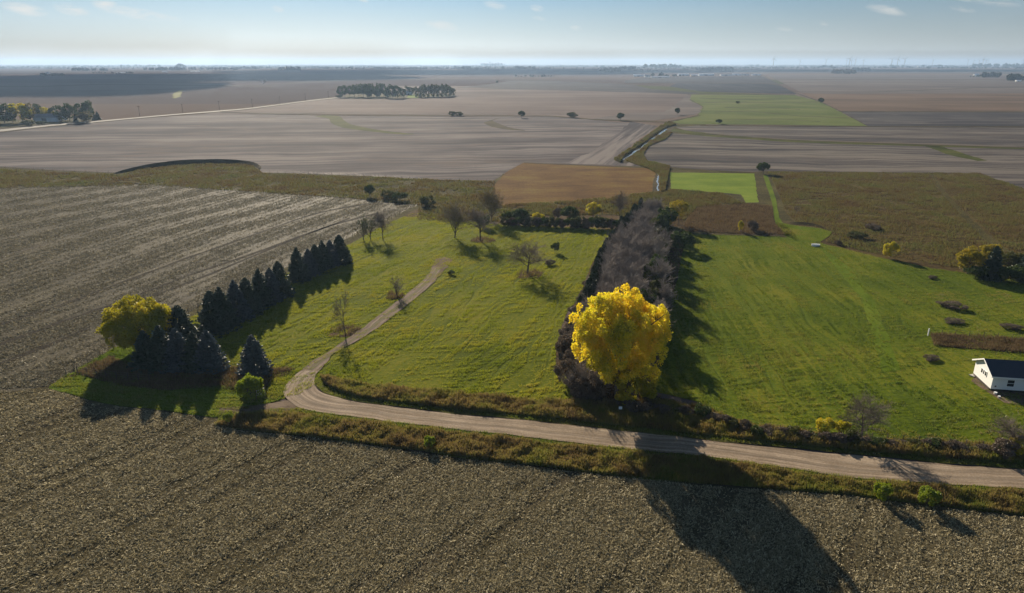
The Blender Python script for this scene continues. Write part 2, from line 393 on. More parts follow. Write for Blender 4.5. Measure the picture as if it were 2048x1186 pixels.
sheet('rust_grass_field', [(1046,326),(1300,336),(1310,345),(1312,378),(1290,392),(1150,402),(1060,412),(1000,414),(978,402),(986,372),(1010,346)], L1(2), M_ORNGR)
M_HEAD = ground_mat('headland_stubble', [(.050, .043, .045), (.092, .079, .077), (.172, .149, .135)], math.atan2(*(g(1316,252) - g(1238,316))[:2]), 120, 4, 60, 1.5, (1, .1, .1), bump=.4, stops=(.41,.5,.59))
sheet('headland', [(1262,243),(1316,252),(1262,290),(1238,316),(1288,333),(1230,330),(1130,327),(1180,305),(1230,270)], L1(2), M_HEAD, .5)
sheet('stubble_field', [(1340,266),(1400,271),(1600,284),(1850,292),(2150,301),(2150,405),(2048,378),(1960,347),(1530,342),(1505,344),(1403,339),(1340,334),(1292,323),(1284,310),(1295,292),(1327,281)], L1(2), M_SOY2)
sheet('stubble_field', [(1350,254),(1400,251),(1500,252),(2150,255),(2150,297),(1850,287),(1600,279),(1480,272),(1400,264),(1372,261)], L1(2), M_SOY2)
sheet('grass_wedge', [(1845,291),(1880,292),(1975,321),(1955,322),(1900,310)], L1(3), M_WAY)
ribbon('grassed_waterway', [((1340,262),(1342,256)),((1400,271),(1400,265)),((1480,277),(1480,272)),((1600,285),(1600,280)),((1850,292.5),(1850,288.5)),((2150,301.5),(2150,297.5))], L1(3), M_WAY, amp=1)
strip('ditch_line', [(1400,268),(1600,282),(1850,290),(2150,299)], .5, L1(4), M_DARKST)
ribbon('grassed_waterway', [((628,233),(650,229.5)),((656,237),(680,233)),((664,247),(686,239)),((690,256),(704,249)),((750,264),(752,259)),((800,268.5),(800,265)),((828,268.8),(828,268))], L1(3), M_WAY, amp=1)
ribbon('grassed_waterway', [((975,243),(1005,235)),((968,246),(985,240)),((985,254),(1005,250)),((1015,259),(1025,256)),((1050,261.5),(1050,260.8))], L1(3), M_DARKST, amp=1)
sheet('crop_plot', [(1339,345),(1509,347),(1516,406),(1492,406),(1482,389),(1440,385),(1342,378)], L1(3), M_BRIGHT)
sheet('prairie_grassland', [(1536,344),(1960,347),(2048,378),(2150,402),(2150,620),(2048,575),(1950,562),(1870,550),(1750,525),(1650,500),(1600,490),(1590,447),(1572,425),(1556,385)], L1(1), M_CRP)
sheet('brown_weed_patch', [(1395,415),(1500,408),(1545,412),(1548,445),(1570,470),(1480,468),(1368,462),(1372,440)], L1(3), M_BROWN)
ribbon('mown_path', [((1534,350),(1526,350)),((1543,372),(1534,374)),((1552,400),(1543,402)),((1557,428),(1547,430)),((1566,446),(1552,448)),((1584,462),(1562,462)),((1600,482),(1576,478))], L1(4), M_LAWN, amp=.5)
ribbon('mown_path', [((1866,348),(1860,348)),((1885,375),(1876,375)),((1908,402),(1898,402)),((1945,440),(1930,440)),((1990,480),(1972,482)),((2020,500),(2000,505))], L1(3), M_OLIVE, amp=.8)
sheet('lawn', [(1552,444),(1580,450),(1640,457),(1664,464),(1658,472),(1640,484),(1600,484),(1568,470)], L1(4), M_LAWN)
# ---- the two pastures and the ground round them
P1 = [(835,425),(870,432),(905,440),(985,448),(1243,459),(1221,486),(1186,524),(1171,562),(1158,598),(1135,623),(1123,658),(1112,696),(1112,729),(1138,762),(1150,806),(1000,798),(850,783),(700,766),(650,752),(632,770),(600,790),(556,800),(440,770),(330,700),(345,655),(400,625),(560,553),(702,487),(760,455),(810,432)]
P2 = [(1378,467),(1440,470),(1560,474),(1600,479),(1640,486),(1750,513),(1870,538),(1950,549),(2150,578),(2150,915),(1960,893),(1750,880),(1600,868),(1500,854),(1440,830),(1390,802),(1340,790),(1290,780),(1290,600),(1320,480)]
sheet('pasture', P1, L1(2), M_P1)
sheet('pasture', P2, L1(2), M_P2)
ribbon('mown_path', [((1650,497),(1636,490)),((1700,540),(1672,536)),((1745,600),(1720,598)),((1770,660),(1742,660)),((1800,740),(1764,745))], L1(3), M_LAWN, amp=.8)
W = [(1150,806),(1138,762),(1112,729),(1112,696),(1123,658),(1158,598),(1171,562),(1186,524),(1221,486),(1241,459),(1260,440),(1300,432),(1362,438),(1380,455),(1366,500),(1345,600),(1322,700),(1310,790),(1345,806)]
sheet('windbreak_ground', W, L1(3), M_LITTER)
sheet('weedy_margin', [(1000,440),(1050,432),(1230,430),(1262,440),(1243,460),(1100,453),(985,449)], L1(3), M_BROWN)
sheet('green_corner', [(96,776),(130,752),(140,748),(215,704),(260,680),(420,700),(560,748),(600,742),(575,765),(569,790),(560,800),(470,826),(430,835),(240,812),(180,800)], L1(3), M_LAWN)
BP = [(150,746),(220,716),(260,728),(330,732),(460,736),(592,738),(575,750),(548,760),(520,790),(430,775),(330,782),(230,770)]
sheet('brown_weed_patch', BP, L1(4), M_BROWN)
for pts in ([(656,672),(668,658),(700,652),(722,656),(712,668),(692,674)], [(1030,556),(1040,544),(1070,541),(1086,545),(1076,556)], [(772,597),(780,586),(800,584),(808,592),(795,598)],
            [(940,482),(955,474),(985,476),(992,482),(965,486)], [(805,434),(835,417),(862,422),(855,432),(830,434)], [(120,757),(160,742),(225,706),(232,712),(190,742),(150,752)],
            [(1860,668),(2150,684),(2150,716),(1990,702),(1868,692)]):
    sheet('brown_weed_patch', pts, L1(4) + .01, M_BROWN)
sheet('bare_dirt', [(1942,762),(1954,744),(1990,748),(2060,775),(2060,812),(2010,806),(1985,790)], L1(4), M_DIRT)
NV = [(640,752),(700,766),(850,783),(1000,798),(1150,806),(1345,806),(1400,815),(1500,852),(1600,868),(1750,880),(1960,893),(2200,922),(2200,948),(2048,938),(1873,926),(1705,909),(1536,892),(1403,878),(1277,864),(1180,853),(1100,845),(1024,837),(942,830),(841,819),(775,811),(727,805),(689,798),(665,792),(645,784),(634,774),(629,762)]
SV = [(440,828),(500,824),(560,818),(606,818),(638,825),(700,833),(765,842),(841,851),(942,862),(1024,871),(1100,880),(1180,890),(1277,900),(1403,912),(1536,930),(1705,955),(1873,968),(2048,978),(2200,990),(2200,1050),(2048,1032),(1900,1014),(1700,990),(1400,968),(1200,948),(1000,924),(800,898),(620,874),(520,864),(430,852)]
M_VERGE = ground_mat('road_verge', [(.05, .045, .016), (.085, .08, .022), (.12, .12, .03)], ROAD_B, 6, .8, 8, .4, (.5, .4, .4), bump=1.0, bdist=.2)
sheet('road_verge', NV, L1(5), M_VERGE)
sheet('road_verge', SV, L1(5), M_VERGE)

# ---- gravel road and the dirt drive that leaves it
def road_mat(name, tracks):
    m, nt, out = new_mat(name)
    uv = nt.new('ShaderNodeTexCoord').outputs['UV']; sp = nt.new('ShaderNodeSeparateXYZ'); nt.l.new(uv, sp.inputs[0])
    x = sp.outputs[0]; pos = nt.new('ShaderNodeNewGeometry').outputs['Position']
    wv = nt.new('ShaderNodeCombineXYZ'); nt.l.new(nt.math('MULTIPLY', x, 1.3), wv.inputs[0]); nt.l.new(nt.math('MULTIPLY', sp.outputs[1], .035), wv.inputs[1])
    a = nt.noise(wv.outputs[0], 1.6, 4, .6, .3); b = nt.noise(pos, .25, 3, .5); c = nt.noise(pos, 3.5, 3, .7)
    f = nt.math('ADD', nt.math('MULTIPLY', a, .55), nt.math('ADD', nt.math('MULTIPLY', b, .2), nt.math('MULTIPLY', c, .25)))
    if tracks:
        xs = nt.math('ABSOLUTE', nt.math('SUBTRACT', x, tracks))
        col = nt.ramp(f, [(.36, (.08, .055, .04)), (.5, (.14, .10, .073)), (.64, (.24, .18, .135))])
        mid = nt.math('MULTIPLY', nt.math('SUBTRACT', nt.math('ADD', nt.math('SUBTRACT', .6, xs), nt.math('MULTIPLY', nt.math('SUBTRACT', b, .5), .8)), 0.1), 5.0, clamp=True)
        col = nt.mix(nt.math('MULTIPLY', mid, .75), col, (.095, .085, .035))
    else:
        col = nt.ramp(f, [(.38, (.14, .105, .072)), (.5, (.235, .18, .125)), (.62, (.36, .285, .205))])
        # packed grey-brown wheel bands between looser pale gravel
        for x0_, hw_, am_ in ((2.2, .75, .4), (4.0, .6, .28)):
            wb = nt.math('SUBTRACT', 1.0, nt.math('DIVIDE', nt.math('ABSOLUTE', nt.math('SUBTRACT', nt.math('ADD', x, nt.math('MULTIPLY', nt.math('SUBTRACT', b, .5), 1.6)), x0_)), hw_), clamp=True)
            col = nt.mix(nt.math('MULTIPLY', wb, am_), col, (.105, .088, .07))
    bp = nt.new('ShaderNodeBump'); nt.put(bp, Strength=.7, Distance=.05, Height=nt.math('ADD', c, nt.math('MULTIPLY', a, .8)))
    bs = nt.new('ShaderNodeBsdfPrincipled'); nt.l.new(col, bs.inputs['Base Color']); nt.l.new(bp.outputs[0], bs.inputs['Normal'])
    bs.inputs['Roughness'].default_value = .9; bs.inputs['Specular IOR Level'].default_value = .06
    nt.l.new(bs.outputs[0], out.inputs[0]); return m
PAIRS = [((2200,988),(2200,950)),((2048,977),(2048,939.5)),((1873,967),(1873,927)),((1705,954),(1705,910)),((1536,929),(1536,893.5)),((1403,911),(1403,879)),((1277,899.5),(1277,865)),((1180,889),(1180,854.5)),((1100,879),(1100,846)),((1024,870),(1024,838)),((942,861),(942,831)),((841,850),(841,820)),((765,841),(775,812)),((700,832),(727,806)),((638.5,824),(689,799)),((606,817),(665,793)),((580,804),(645,785)),((569,786),(633,775)),((576,762),(628,760)),((600,741),(638.5,741)),((625,722),(655,722)),((654,706),(671,704)),((687,682),(715,681)),((719,660),(747,661)),((744,641),(773,642)),((800,598),(824,602)),((840,566),(868,564)),((858,548),(874,552)),((868,535),(882,538))]
M_ROAD = road_mat('gravel', 0); M_DRIVE = road_mat('dirt_track', 1.7)
ribbon('gravel_road', PAIRS[:20], L1(6) + .05, M_ROAD, amp=.35)
ribbon('dirt_drive', PAIRS[19:], L1(6) + .05, M_DRIVE, amp=.3)
sheet('dirt_turnout', [(852,552),(864,532),(872,517),(890,514),(906,519),(896,534),(880,552),(864,560)], L1(6) + .01, M_DIRT, .8)
sheet('dirt_turnout', [(588,798),(612,818),(545,824),(480,828),(436,828),(440,815),(500,811),(545,806)], L1(6) + .01, M_DIRT)

# ---- creek
mw, nt, out = new_mat('creek_water')
bs = nt.new('ShaderNodeBsdfPrincipled'); bs.inputs['Base Color'].default_value = (.55, .55, .53, 1); bs.inputs['Roughness'].default_value = .12; bs.inputs['Specular IOR Level'].default_value = 1.0
bs.inputs['Metallic'].default_value = .7
pos = nt.new('ShaderNodeNewGeometry').outputs['Position']; bp = nt.new('ShaderNodeBump'); nt.put(bp, Strength=.35, Distance=.08, Height=nt.noise(pos, 1.5, 3, .6)); nt.l.new(bp.outputs[0], bs.inputs['Normal'])
nt.l.new(bs.outputs[0], out.inputs[0])
ribbon('creek_bank', [((1230,319),(1252,327)),((1262,300),(1280,312)),((1290,278),(1305,290)),((1318,258),(1332,270)),((1338,246),(1352,252))], L1(4), M_DARKST, amp=1.5)
ribbon('creek_bank', [((1304,384),(1328,388)),((1308,360),(1330,362)),((1312,342),(1330,344)),((1290,332),(1310,334))], L1(4), M_DARKST, amp=.8)
ribbon('creek_water', [((1243,318),(1247,320)),((1250,313),(1253,315)),((1262,308),(1265,309)),((1268,302),(1272,303)),((1280,297),(1283,298)),((1288,288),(1292,289)),((1297,285),(1300,285.6)),((1304,277),(1309,278)),((1314,272),(1318,272.5)),((1321,264),(1326,264.5)),((1333,257),(1336,257.2))], L1(5), mw, amp=1.2)
ribbon('creek_water', [((1315.5,382),(1318,382)),((1313.5,375),(1316,375)),((1315,369),(1317.5,369)),((1313.5,362),(1316.5,362)),((1315,354),(1318,354)),((1316.5,348),(1318.5,348)),((1320,343),(1321.5,343))], L1(5), mw, amp=.5)
M_BLK = M_DARKST
ribbon('dry_creek_cut', [((1000,421),(1000,416)),((1060,415),(1060,411)),((1150,406),(1150,402)),((1230,401),(1230,398.5)),((1300,394),(1300,391))], L1(4), M_BLK, amp=.8)
ribbon('dry_creek_cut', [((1075,416),(1075,413)),((1150,409),(1150,406)),((1215,405),(1215,402.5))], L1(5), M_BLK, amp=.8)
ribbon('dry_creek_cut', [((1390,418),(1390,415)),((1440,413),(1440,411)),((1490,407),(1490,405.5)),((1530,406),(1530,404.5))], L1(5), M_BLK, amp=.6)
# steep shaded bank of the curved field edge, a real low bluff
def bank(name, pts, z0, hgt, mat):
    P = catmull([g(*p)[:2] for p in pts], 6); V = []; n = len(P)
    for i, p in enumerate(P):
        t = math.sin(math.pi * i / (n - 1)) ** .5
        j = mnoise.noise(Vector((p[0] / 7, p[1] / 7, 2))) * 1.0
        V += [(p[0], p[1] + 4 + j, z0), (p[0], p[1] + 1 + j, z0 + hgt * t), (p[0], p[1] - hgt * 1.6 * t + j, z0)]
    Fc = []
    for i in range(n - 1):
        a = 3 * i; Fc += [(a, a + 1, a + 4, a + 3), (a + 1, a + 2, a + 5, a + 4)]
    me = bpy.data.meshes.new(name); me.from_pydata(V, [], Fc); me.materials.append(mat)
    tag(obj(name, me), kind='structure')
bank('field_bank', [(225,349),(262,342),(300,336),(350,330),(410,327),(470,327),(512,332),(518,340)], L1(2), 2.3, M_DARKST)
bank('field_bank', [(160,371),(200,369.5),(250,368),(300,370)], L1(2), .6, M_DARKST)
bank('field_bank', [(1575,447),(1600,449),(1630,452),(1660,462)], L1(2), .7, M_DARKST)

# ---- fields beyond
Z2 = .35
sheet('tan_field', [(400,229),(448,222),(560,207),(690,196),(800,172),(940,172),(1340,187),(1376,189),(1370,199),(1398,210),(1402,225),(1340,236),(1300,240),(1180,238),(1100,231),(900,230),(640,228)], .12, M_PINK, .5)
sheet('tan_field_edge', [(1180,238),(1260,226),(1330,224),(1366,198),(1374,190),(1400,212),(1404,226),(1340,237),(1300,241)], .14, M_LTAN, .5)
sheet('far_pasture', [(1385,188),(1590,190),(1640,203),(1735,252),(1500,249),(1450,249),(1360,248),(1345,244),(1396,231),(1406,213),(1378,200)], .16, M_FGREEN, .5)
sheet('dark_field', [(922,174.5),(960,171),(1024,162),(1080,161),(1201,166),(1267,170),(1302,178),(1403,186),(1378,188),(1353,187.5),(1176,182),(1024,179)], .2, M_GREYF, 0)
sheet('black_field', [(1338,173),(1353,166),(1536,168),(1562,172),(1594,188),(1540,187),(1403,183),(1370,178)], .2, M_TILL, 0)
sheet('pale_strip', [(1267,170),(1338,173),(1370,178),(1403,183),(1500,187),(1590,190),(1385,188),(1403,186),(1302,178)], .19, M_WAY, 0)
sheet('grey_field', [(1250,161),(1290,154),(1525,152),(1562,171),(1536,168),(1353,166),(1250,166)], .19, M_GREYF, 0)
sheet('grey_tan_field', [(1535,150),(2200,150),(2200,186.5),(1640,187.5),(1604,186)], .2, M_LTAN, 0)
sheet('warm_tan_field', [(1604,186),(1640,187.5),(2200,186.5),(2200,223),(1680,222)], .22, M_ORNG, 0)
sheet('dark_field', [(1682,223.5),(2200,225),(2200,252.5),(1735,252.5)], .22, M_GREYF, 0)
for pts, hf in (([(1600,189),(1640,203),(1680,222),(1735,252)], .8), ([(1400,251),(1500,251.2),(1735,253),(2200,254)], .8), ([(1678,222.5),(2200,224.5)], .9), ([(1375,188.5),(1590,189.5)], .5),
                ([(1250,166.4),(1353,165.8),(1536,167.6),(1562,171.2)], .35), ([(1525,150),(1562,171),(1600,189)], .4), ([(440,224.5),(640,229.3),(900,231.4),(1100,231.8),(1200,239.5),(1330,244)], .7),
                ([(1330,244),(1400,231),(1407,214),(1380,199)], .7), ([(1010,176),(930,175),(900,176)], .2), ([(-100,173),(80,173),(200,168.5),(300,169.5),(520,172.3)], .45), ([(520,172.3),(620,163.8),(760,158.5),(920,159),(1100,160.2)], .35),
                ([(512,174),(690,174)], .25), ([(1536,158.5),(1900,158.8),(2200,160)], .25), ([(1560,183.5),(1750,184),(1950,176),(2200,170)], .3), ([(1500,146.5),(2200,147.5)], .2),
                ([(-160,323),(100,340),(240,346)], .6), ([(520,345),(600,347),(750,353),(860,360),(990,362.5)], .8), ([(1290,333),(1403,339.5),(1505,344.6),(1530,342.5),(1960,347)], .7), ([(1378,467),(1480,469),(1568,472)], 1.1),
                ([(300,368.5),(450,375),(600,388.5),(700,395.5),(837,409)], .9), ([(1048,325.5),(1300,336)], .6), ([(150,745),(220,752),(300,760),(420,770)], 1.5), ([(1340,379),(1440,386),(1482,390),(1492,407)], .8), ([(1340,345),(1342,378)], .5),([(650,225),(560,229),(440,224)],.3)):
    strip('field_boundary', pts, hf, .26 if pts[0][1] < 260 else L1(5), M_DARKST, .15)
for pts in ([(1396,206),(1450,204),(1560,206),(1640,204)], [(1430,224),(1500,222),(1600,232),(1700,236)], [(1440,240),(1560,238),(1640,243)], [(1400,196),(1480,199),(1600,197)], [(1450,215),(1530,214),(1600,219)]):
    strip('pasture_gully', pts, .35, .24, M_DARKST, .3)
sheet('yellow_field_patch', [(346,187),(356,181),(366,180),(360,194),(350,197),(344,196)], .2, M_BRIGHT and ground_mat('yellow_weeds', [(.13,.12,.035),(.16,.15,.04),(.18,.17,.05)], 0, 20, 5, 20, 2), .5)
# far county road with its ditches
M_FROAD = plain('far_gravel', (.10, .088, .075), (.14, .122, .10), .05, .9)
ribbon('road_ditch', [((-120,277),(-120,267)),((0,265),(0,257.5)),((100,253.5),(100,248)),((173,247),(173,243)),((250,239.5),(250,236)),((350,230.5),(350,227.5)),((440,224),(440,220)),((512,217),(512,213.5)),((620,202.5),(620,199.5)),((690,195),(690,192))], .3, M_DARKST, amp=.6)
ribbon('county_road', [((-120,274.5),(-120,269)),((0,263),(0,259)),((100,252),(100,248.8)),((173,246),(173,243.5)),((250,238.6),(250,236.8)),((350,229.6),(350,228.2)),((440,222.6),(440,221.2)),((512,215.6),(512,214.6)),((620,201.6),(620,200.8)),((690,194),(690,193.2))], .34, M_FROAD, amp=.3)
sheet('farmyard_grass', [(-120,262),(-120,245),(60,238),(200,236),(206,243),(120,250),(0,256)], .28, M_OLIVE, .3)
sheet('farmyard_grass', [(672,194),(700,188),(780,187),(900,189),(912,193),(840,197),(760,198),(690,197)], .3, M_OLIVE, .3)
sheet('lawn', [(812,195),(820,189),(836,190),(836,196)], .34, M_BRIGHT, .3)

# ------------------------------------------------------------------ tree building blocks
def quads(C, s, r, up=None, aspect=1.0):
    """random quads at centres C with half-size s"""
    n = len(C); a = r.normal(size=(n, 3)); a /= np.linalg.norm(a, axis=1)[:, None]
    b = r.normal(size=(n, 3))
    if up is not None: b = b * (1 - up) + np.array([0, 0, 1.0]) * up
    b -= (a * b).sum(1)[:, None] * a; b /= np.linalg.norm(b, axis=1)[:, None] + 1e-9
    s = np.broadcast_to(np.asarray(s, float), (n,))[:, None]
    u = a * s; v = b * s * aspect
    V = np.stack([C - u, C - v * .8, C + u, C + v * .8], 1).reshape(-1, 3)
    return V, np.arange(4 * n).reshape(-1, 4)
def tubes(segs, k, off=0):
    P = np.array([s[0] for s in segs]); Q = np.array([s[1] for s in segs]); r0 = np.array([s[2] for s in segs]); r1 = np.array([s[3] for s in segs])
    d = Q - P; d /= np.linalg.norm(d, axis=1)[:, None] + 1e-9
    ref = np.where(np.abs(d[:, 2:3]) < .9, np.array([[0, 0, 1.0]]), np.array([[1.0, 0, 0]]))
    u = np.cross(d, ref); u /= np.linalg.norm(u, axis=1)[:, None]; v = np.cross(d, u)
    A = np.arange(k) * 2 * math.pi / k
    ring = u[:, None, :] * np.cos(A)[None, :, None] + v[:, None, :] * np.sin(A)[None, :, None]
    V = np.concatenate([P[:, None, :] + ring * r0[:, None, None], Q[:, None, :] + ring * r1[:, None, None]], 1)
    n = len(segs); base = (np.arange(n) * 2 * k)[:, None]
    Fs = np.stack([np.stack([base[:, 0] + i, base[:, 0] + (i + 1) % k, base[:, 0] + k + (i + 1) % k, base[:, 0] + k + i], 1) for i in range(k)], 1).reshape(-1, 4)
    return V.reshape(-1, 3), Fs + off
def seg_mesh(name, segs, mat, ks=(7, 5, 4, 3, 3, 3)):
    Vs = []; Fs = []; off = 0
    for k in sorted(set(ks), reverse=True):
        sub = [s for s in segs if ks[min(s[4], len(ks) - 1)] == k]
        if not sub: continue
        V, Fc = tubes(sub, k, off); Vs.append(V); Fs.append(Fc); off += len(V)
    return mesh_np(name, np.concatenate(Vs), np.concatenate(Fs), mat, smooth=True)
def grow(seed, h, spread=.6, kids=(6, 5, 5, 4), trunk_frac=.3, r0=None, up=.05, minr=.028, fork=1, upright=.5, len0=.62):
    r = np.random.default_rng(seed); segs = []; r0 = r0 or h * .022
    def br(p, d, L, rad, lv):
        n = 5 if lv == 0 else (4 if lv < 3 else 2)
        for i in range(n):
            q = p + d * L / n; ra = max(minr, rad * (1 - .55 * i / n)); rb = max(minr * .7, rad * (1 - .55 * (i + 1) / n))
            segs.append((p, q, ra, rb, lv))
            d = d + r.normal(0, .10 + .03 * lv, 3) + np.array([0, 0, up]); d /= np.linalg.norm(d)
            p = q
            if lv < len(kids) and ((i + 1) / n >= (trunk_frac if lv == 0 else .2)):
                nk = kids[lv] / n * (1.0 if lv else 1 / (1 - trunk_frac)); nk = int(nk) + (r.random() < nk % 1)
                for _ in range(nk):
                    a = r.uniform(0, 2 * math.pi); t = r.uniform(.55, 1.1) * spread * (1.25 if lv == 0 else 1)
                    o = np.array([math.cos(a), math.sin(a), 0]); o -= o.dot(d) * d; o /= np.linalg.norm(o) + 1e-9
                    nd = d * math.cos(t) + o * math.sin(t); nd[2] += .12 * upright; nd /= np.linalg.norm(nd)
                    br(p, nd, L * r.uniform(.5, .78) * (1.0 if lv else 1 - .35 * (i / n)), rb * .62, lv + 1)
    br(np.zeros(3), np.array([r.normal(0, .04), r.normal(0, .04), 1.0]), h * len0, r0, 0)
    zmax = max(s[1][2] for s in segs); k = h / zmax
    return [(s[0] * k, s[1] * k, s[2], s[3], s[4]) for s in segs]
def half_width(segs):
    P = np.array([s[1] for s in segs]); return np.percentile(np.hypot(P[:, 0], P[:, 1]), 96)

M_BARK = plain('grey_bark', (.085, .07, .055), (.15, .125, .10), 3.0, .95, .1, bump=.5)
M_TWIG = plain('bare_twigs', (.13, .105, .085), (.20, .165, .14), .6, .95, .15)
M_TWIGD = plain('windbreak_twigs', (.20, .175, .155), (.30, .26, .23), .3, .95, .15)
M_DKBARK = plain('dark_bark', (.04, .034, .026), (.075, .062, .05), 3.0, .95, .1)
M_GOLD = leaf_mat('golden_leaves', [(.26, .27, .012), (.52, .49, .02), (.82, .69, .03), (.90, .68, .03), (.76, .48, .02)], .5, .2, .65)
M_YELO = leaf_mat('yellow_olive_leaves', [(.20, .20, .012), (.36, .33, .015), (.50, .42, .018), (.55, .38, .018)], .4, .22, .55)
M_GREEN = leaf_mat('dark_green_leaves', [(.03, .055, .010), (.055, .085, .015), (.095, .12, .022)], .3, .4, .5)
M_OLGR = leaf_mat('olive_leaves', [(.04, .055, .012), (.08, .09, .02), (.13, .12, .03)], .35, .4, .5)
M_LIME = leaf_mat('lime_leaves', [(.10, .16, .012), (.20, .26, .015), (.30, .32, .02)], .45, .6, .4)
M_TANL = leaf_mat('tan_green_leaves', [(.09, .075, .025), (.14, .12, .035), (.2, .16, .045)], .35, .5, .4)
M_SPR = leaf_mat('spruce_needles', [(.022, .042, .024), (.040, .068, .040), (.068, .10, .062)], .12, .5, .45, .04)
M_BSPR = leaf_mat('blue_spruce_needles', [(.035, .055, .055), (.06, .088, .092), (.11, .145, .15)], .12, .5, .4, .05)
M_CED = leaf_mat('cedar_needles', [(.02, .036, .014), (.036, .055, .02), (.06, .08, .03)], .12, .6, .4, .04)
M_BUSH = leaf_mat('reddish_twigs', [(.085, .064, .046), (.14, .108, .078), (.19, .15, .105)], .2, .6, .5)

BARE = {}
def bare_proto(key, seed, mat=None, **kw):
    segs = grow(seed, 10.0, **kw); hw = half_width(segs)
    tr = seg_mesh(key + '_trunk', [s for s in segs if s[4] <= 1], M_BARK)
    cr = seg_mesh(key + '_crown', [s for s in segs if s[4] >= 2], mat or M_TWIG)
    tips = np.array([s[1] for s in segs if s[4] >= 3])
    BARE[key] = (tr, cr, hw, tips)
bare_proto('round0', 11, spread=1.0, kids=(10, 6, 6, 4), trunk_frac=.22, up=.03, len0=.5, minr=.022)
bare_proto('round1', 12, spread=1.0, kids=(9, 6, 6, 4), trunk_frac=.25, up=.03, len0=.5, minr=.022)
bare_proto('vase0', 13, spread=.85, kids=(9, 6, 6, 4), trunk_frac=.2, up=.07, len0=.48, minr=.022)
bare_proto('fork0', 14, spread=.75, kids=(5, 5, 5, 4), trunk_frac=.15, up=.08, len0=.6, minr=.028)
bare_proto('belt0', 21, M_TWIGD, spread=.65, kids=(8, 6, 5, 5), trunk_frac=.3, up=.06, minr=.03)
bare_proto('belt1', 22, M_TWIGD, spread=.6, kids=(8, 6, 6, 4), trunk_frac=.3, up=.07, minr=.03)
bare_proto('belt2', 23, M_TWIGD, spread=.7, kids=(8, 6, 5, 5), trunk_frac=.2, up=.05, minr=.03)
bare_proto('small0', 24, spread=.7, kids=(7, 5, 4), trunk_frac=.2, up=.05, minr=.04)

def place(name, px, pyb, pyt, wpx, proto_parts, h0, w0, rz=None, label=None, cat='tree', group=None, rs=random):
    p = g(px, pyb); h = height_at(px, pyb, pyt); wd = width_at(px, pyb, wpx, h)
    root = empty(name, p, rs.uniform(0, 6.28) if rz is None else rz, (wd / w0, wd / w0, h / h0))
    for pn, me in proto_parts: obj(pn, me, root)
    tag(root, label, cat, group); return root
def bare_tree(key, px, pyb, pyt, wpx, label, group=None, leaves=None, name='bare_tree', nl=0, ls=.16, rz=None):
    tr, cr, hw, tips = BARE[key]; pyt -= (pyb - pyt) * .12; wpx *= 1.22
    parts = [('trunk', tr), ('branches', cr)]
    root = place(name, px, pyb, pyt, wpx, parts, 10.0, hw * 2, rz, label, 'tree', group)
    if leaves:
        r = np.random.default_rng(int(px)); C = tips[r.integers(0, len(tips), nl)] + r.normal(0, .18, (nl, 3))
        V, Fc = quads(C, r.uniform(.5, 1.2, nl) * ls, r)
        obj('leaves', mesh_np('leaves', V, Fc, leaves), root)
    return root

def leafy_mesh(seed, h, w, base, nl, nleaf, ls, lr, mat, bark=M_BARK, flat=1.0, lean=0.0, hang=0.0, lump_up=0.0, trunk_r=None, egg=0.0):
    """returns trunk mesh and crown mesh. crown from z=base to h, full width w"""
    r = np.random.default_rng(seed)
    cz = (base + h) / 2; hz = (h - base) / 2 - lr * .55; hw = w / 2 - lr * .6
    D = r.normal(size=(nl, 3)); D /= np.linalg.norm(D, axis=1)[:, None]
    if lump_up: D[:, 2] = np.where((D[:, 2] < 0) & (r.random(nl) < lump_up), -D[:, 2], D[:, 2])
    rad = r.uniform(.35, 1.0, nl) ** .5 * r.uniform(.82, 1.1, nl)
    Lc = D * rad[:, None] * np.array([hw, hw, hz]); 
    if egg: Lc[:, :2] *= (1 - egg * (Lc[:, 2:3] / hz))
    Lc[:, 2] += cz; Lc[:, 0] += lean * (Lc[:, 2] - base)
    Lr = lr * r.uniform(.6, 1.25, nl)
    pick = r.choice(nl, nleaf, p=Lr ** 2 / (Lr ** 2).sum())
    E = r.normal(size=(nleaf, 3)); E /= np.linalg.norm(E, axis=1)[:, None]
    outw = Lc[pick] - np.array([0, 0, cz]); outw /= np.linalg.norm(outw, axis=1)[:, None] + 1e-6
    bad = (E * outw).sum(1) < -.35; E[bad] *= -1
    C = Lc[pick] + E * (Lr[pick] * (r.uniform(.45, 1.0, nleaf) ** .5) * r.choice([1, 1, 1, 1.18], nleaf))[:, None] * np.array([1, 1, flat])
    if hang: C[:, 2] -= hang * r.random(nleaf) ** 3
    V, Fc = quads(C, ls * r.uniform(.55, 1.25, nleaf), r)
    cr = mesh_np('crown', V, Fc, mat)
    segs = []; tr_r = trunk_r or h * .028; top = np.array([lean * (cz - base), 0, cz]); z0 = np.zeros(3)
    mid = np.array([0, 0, max(base * .8, .12 * h)])
    segs.append((z0, mid, tr_r, tr_r * .8, 0)); segs.append((mid, top, tr_r * .8, tr_r * .4, 0))
    for i in r.choice(nl, min(nl, 22), replace=False):
        t = r.uniform(0, .9); a = mid + (top - mid) * t; b = Lc[i]; m_ = (a + b) / 2 + np.array([0, 0, .06 * h])
        segs.append((a, m_, tr_r * .42, tr_r * .28, 1)); segs.append((m_, b, tr_r * .28, tr_r * .08, 1))
    return seg_mesh('trunk', segs, bark), cr, h, w
def leafy(proto, name, px, pyb, pyt, wpx, label, group=None, cat='tree', rz=None, stem='trunk'):
    tr, cr, h0, w0 = proto
    return place(name, px, pyb, pyt, wpx, [(stem, tr), ('crown' if stem == 'trunk' else 'foliage', cr)], h0, w0, rz, label, cat, group)

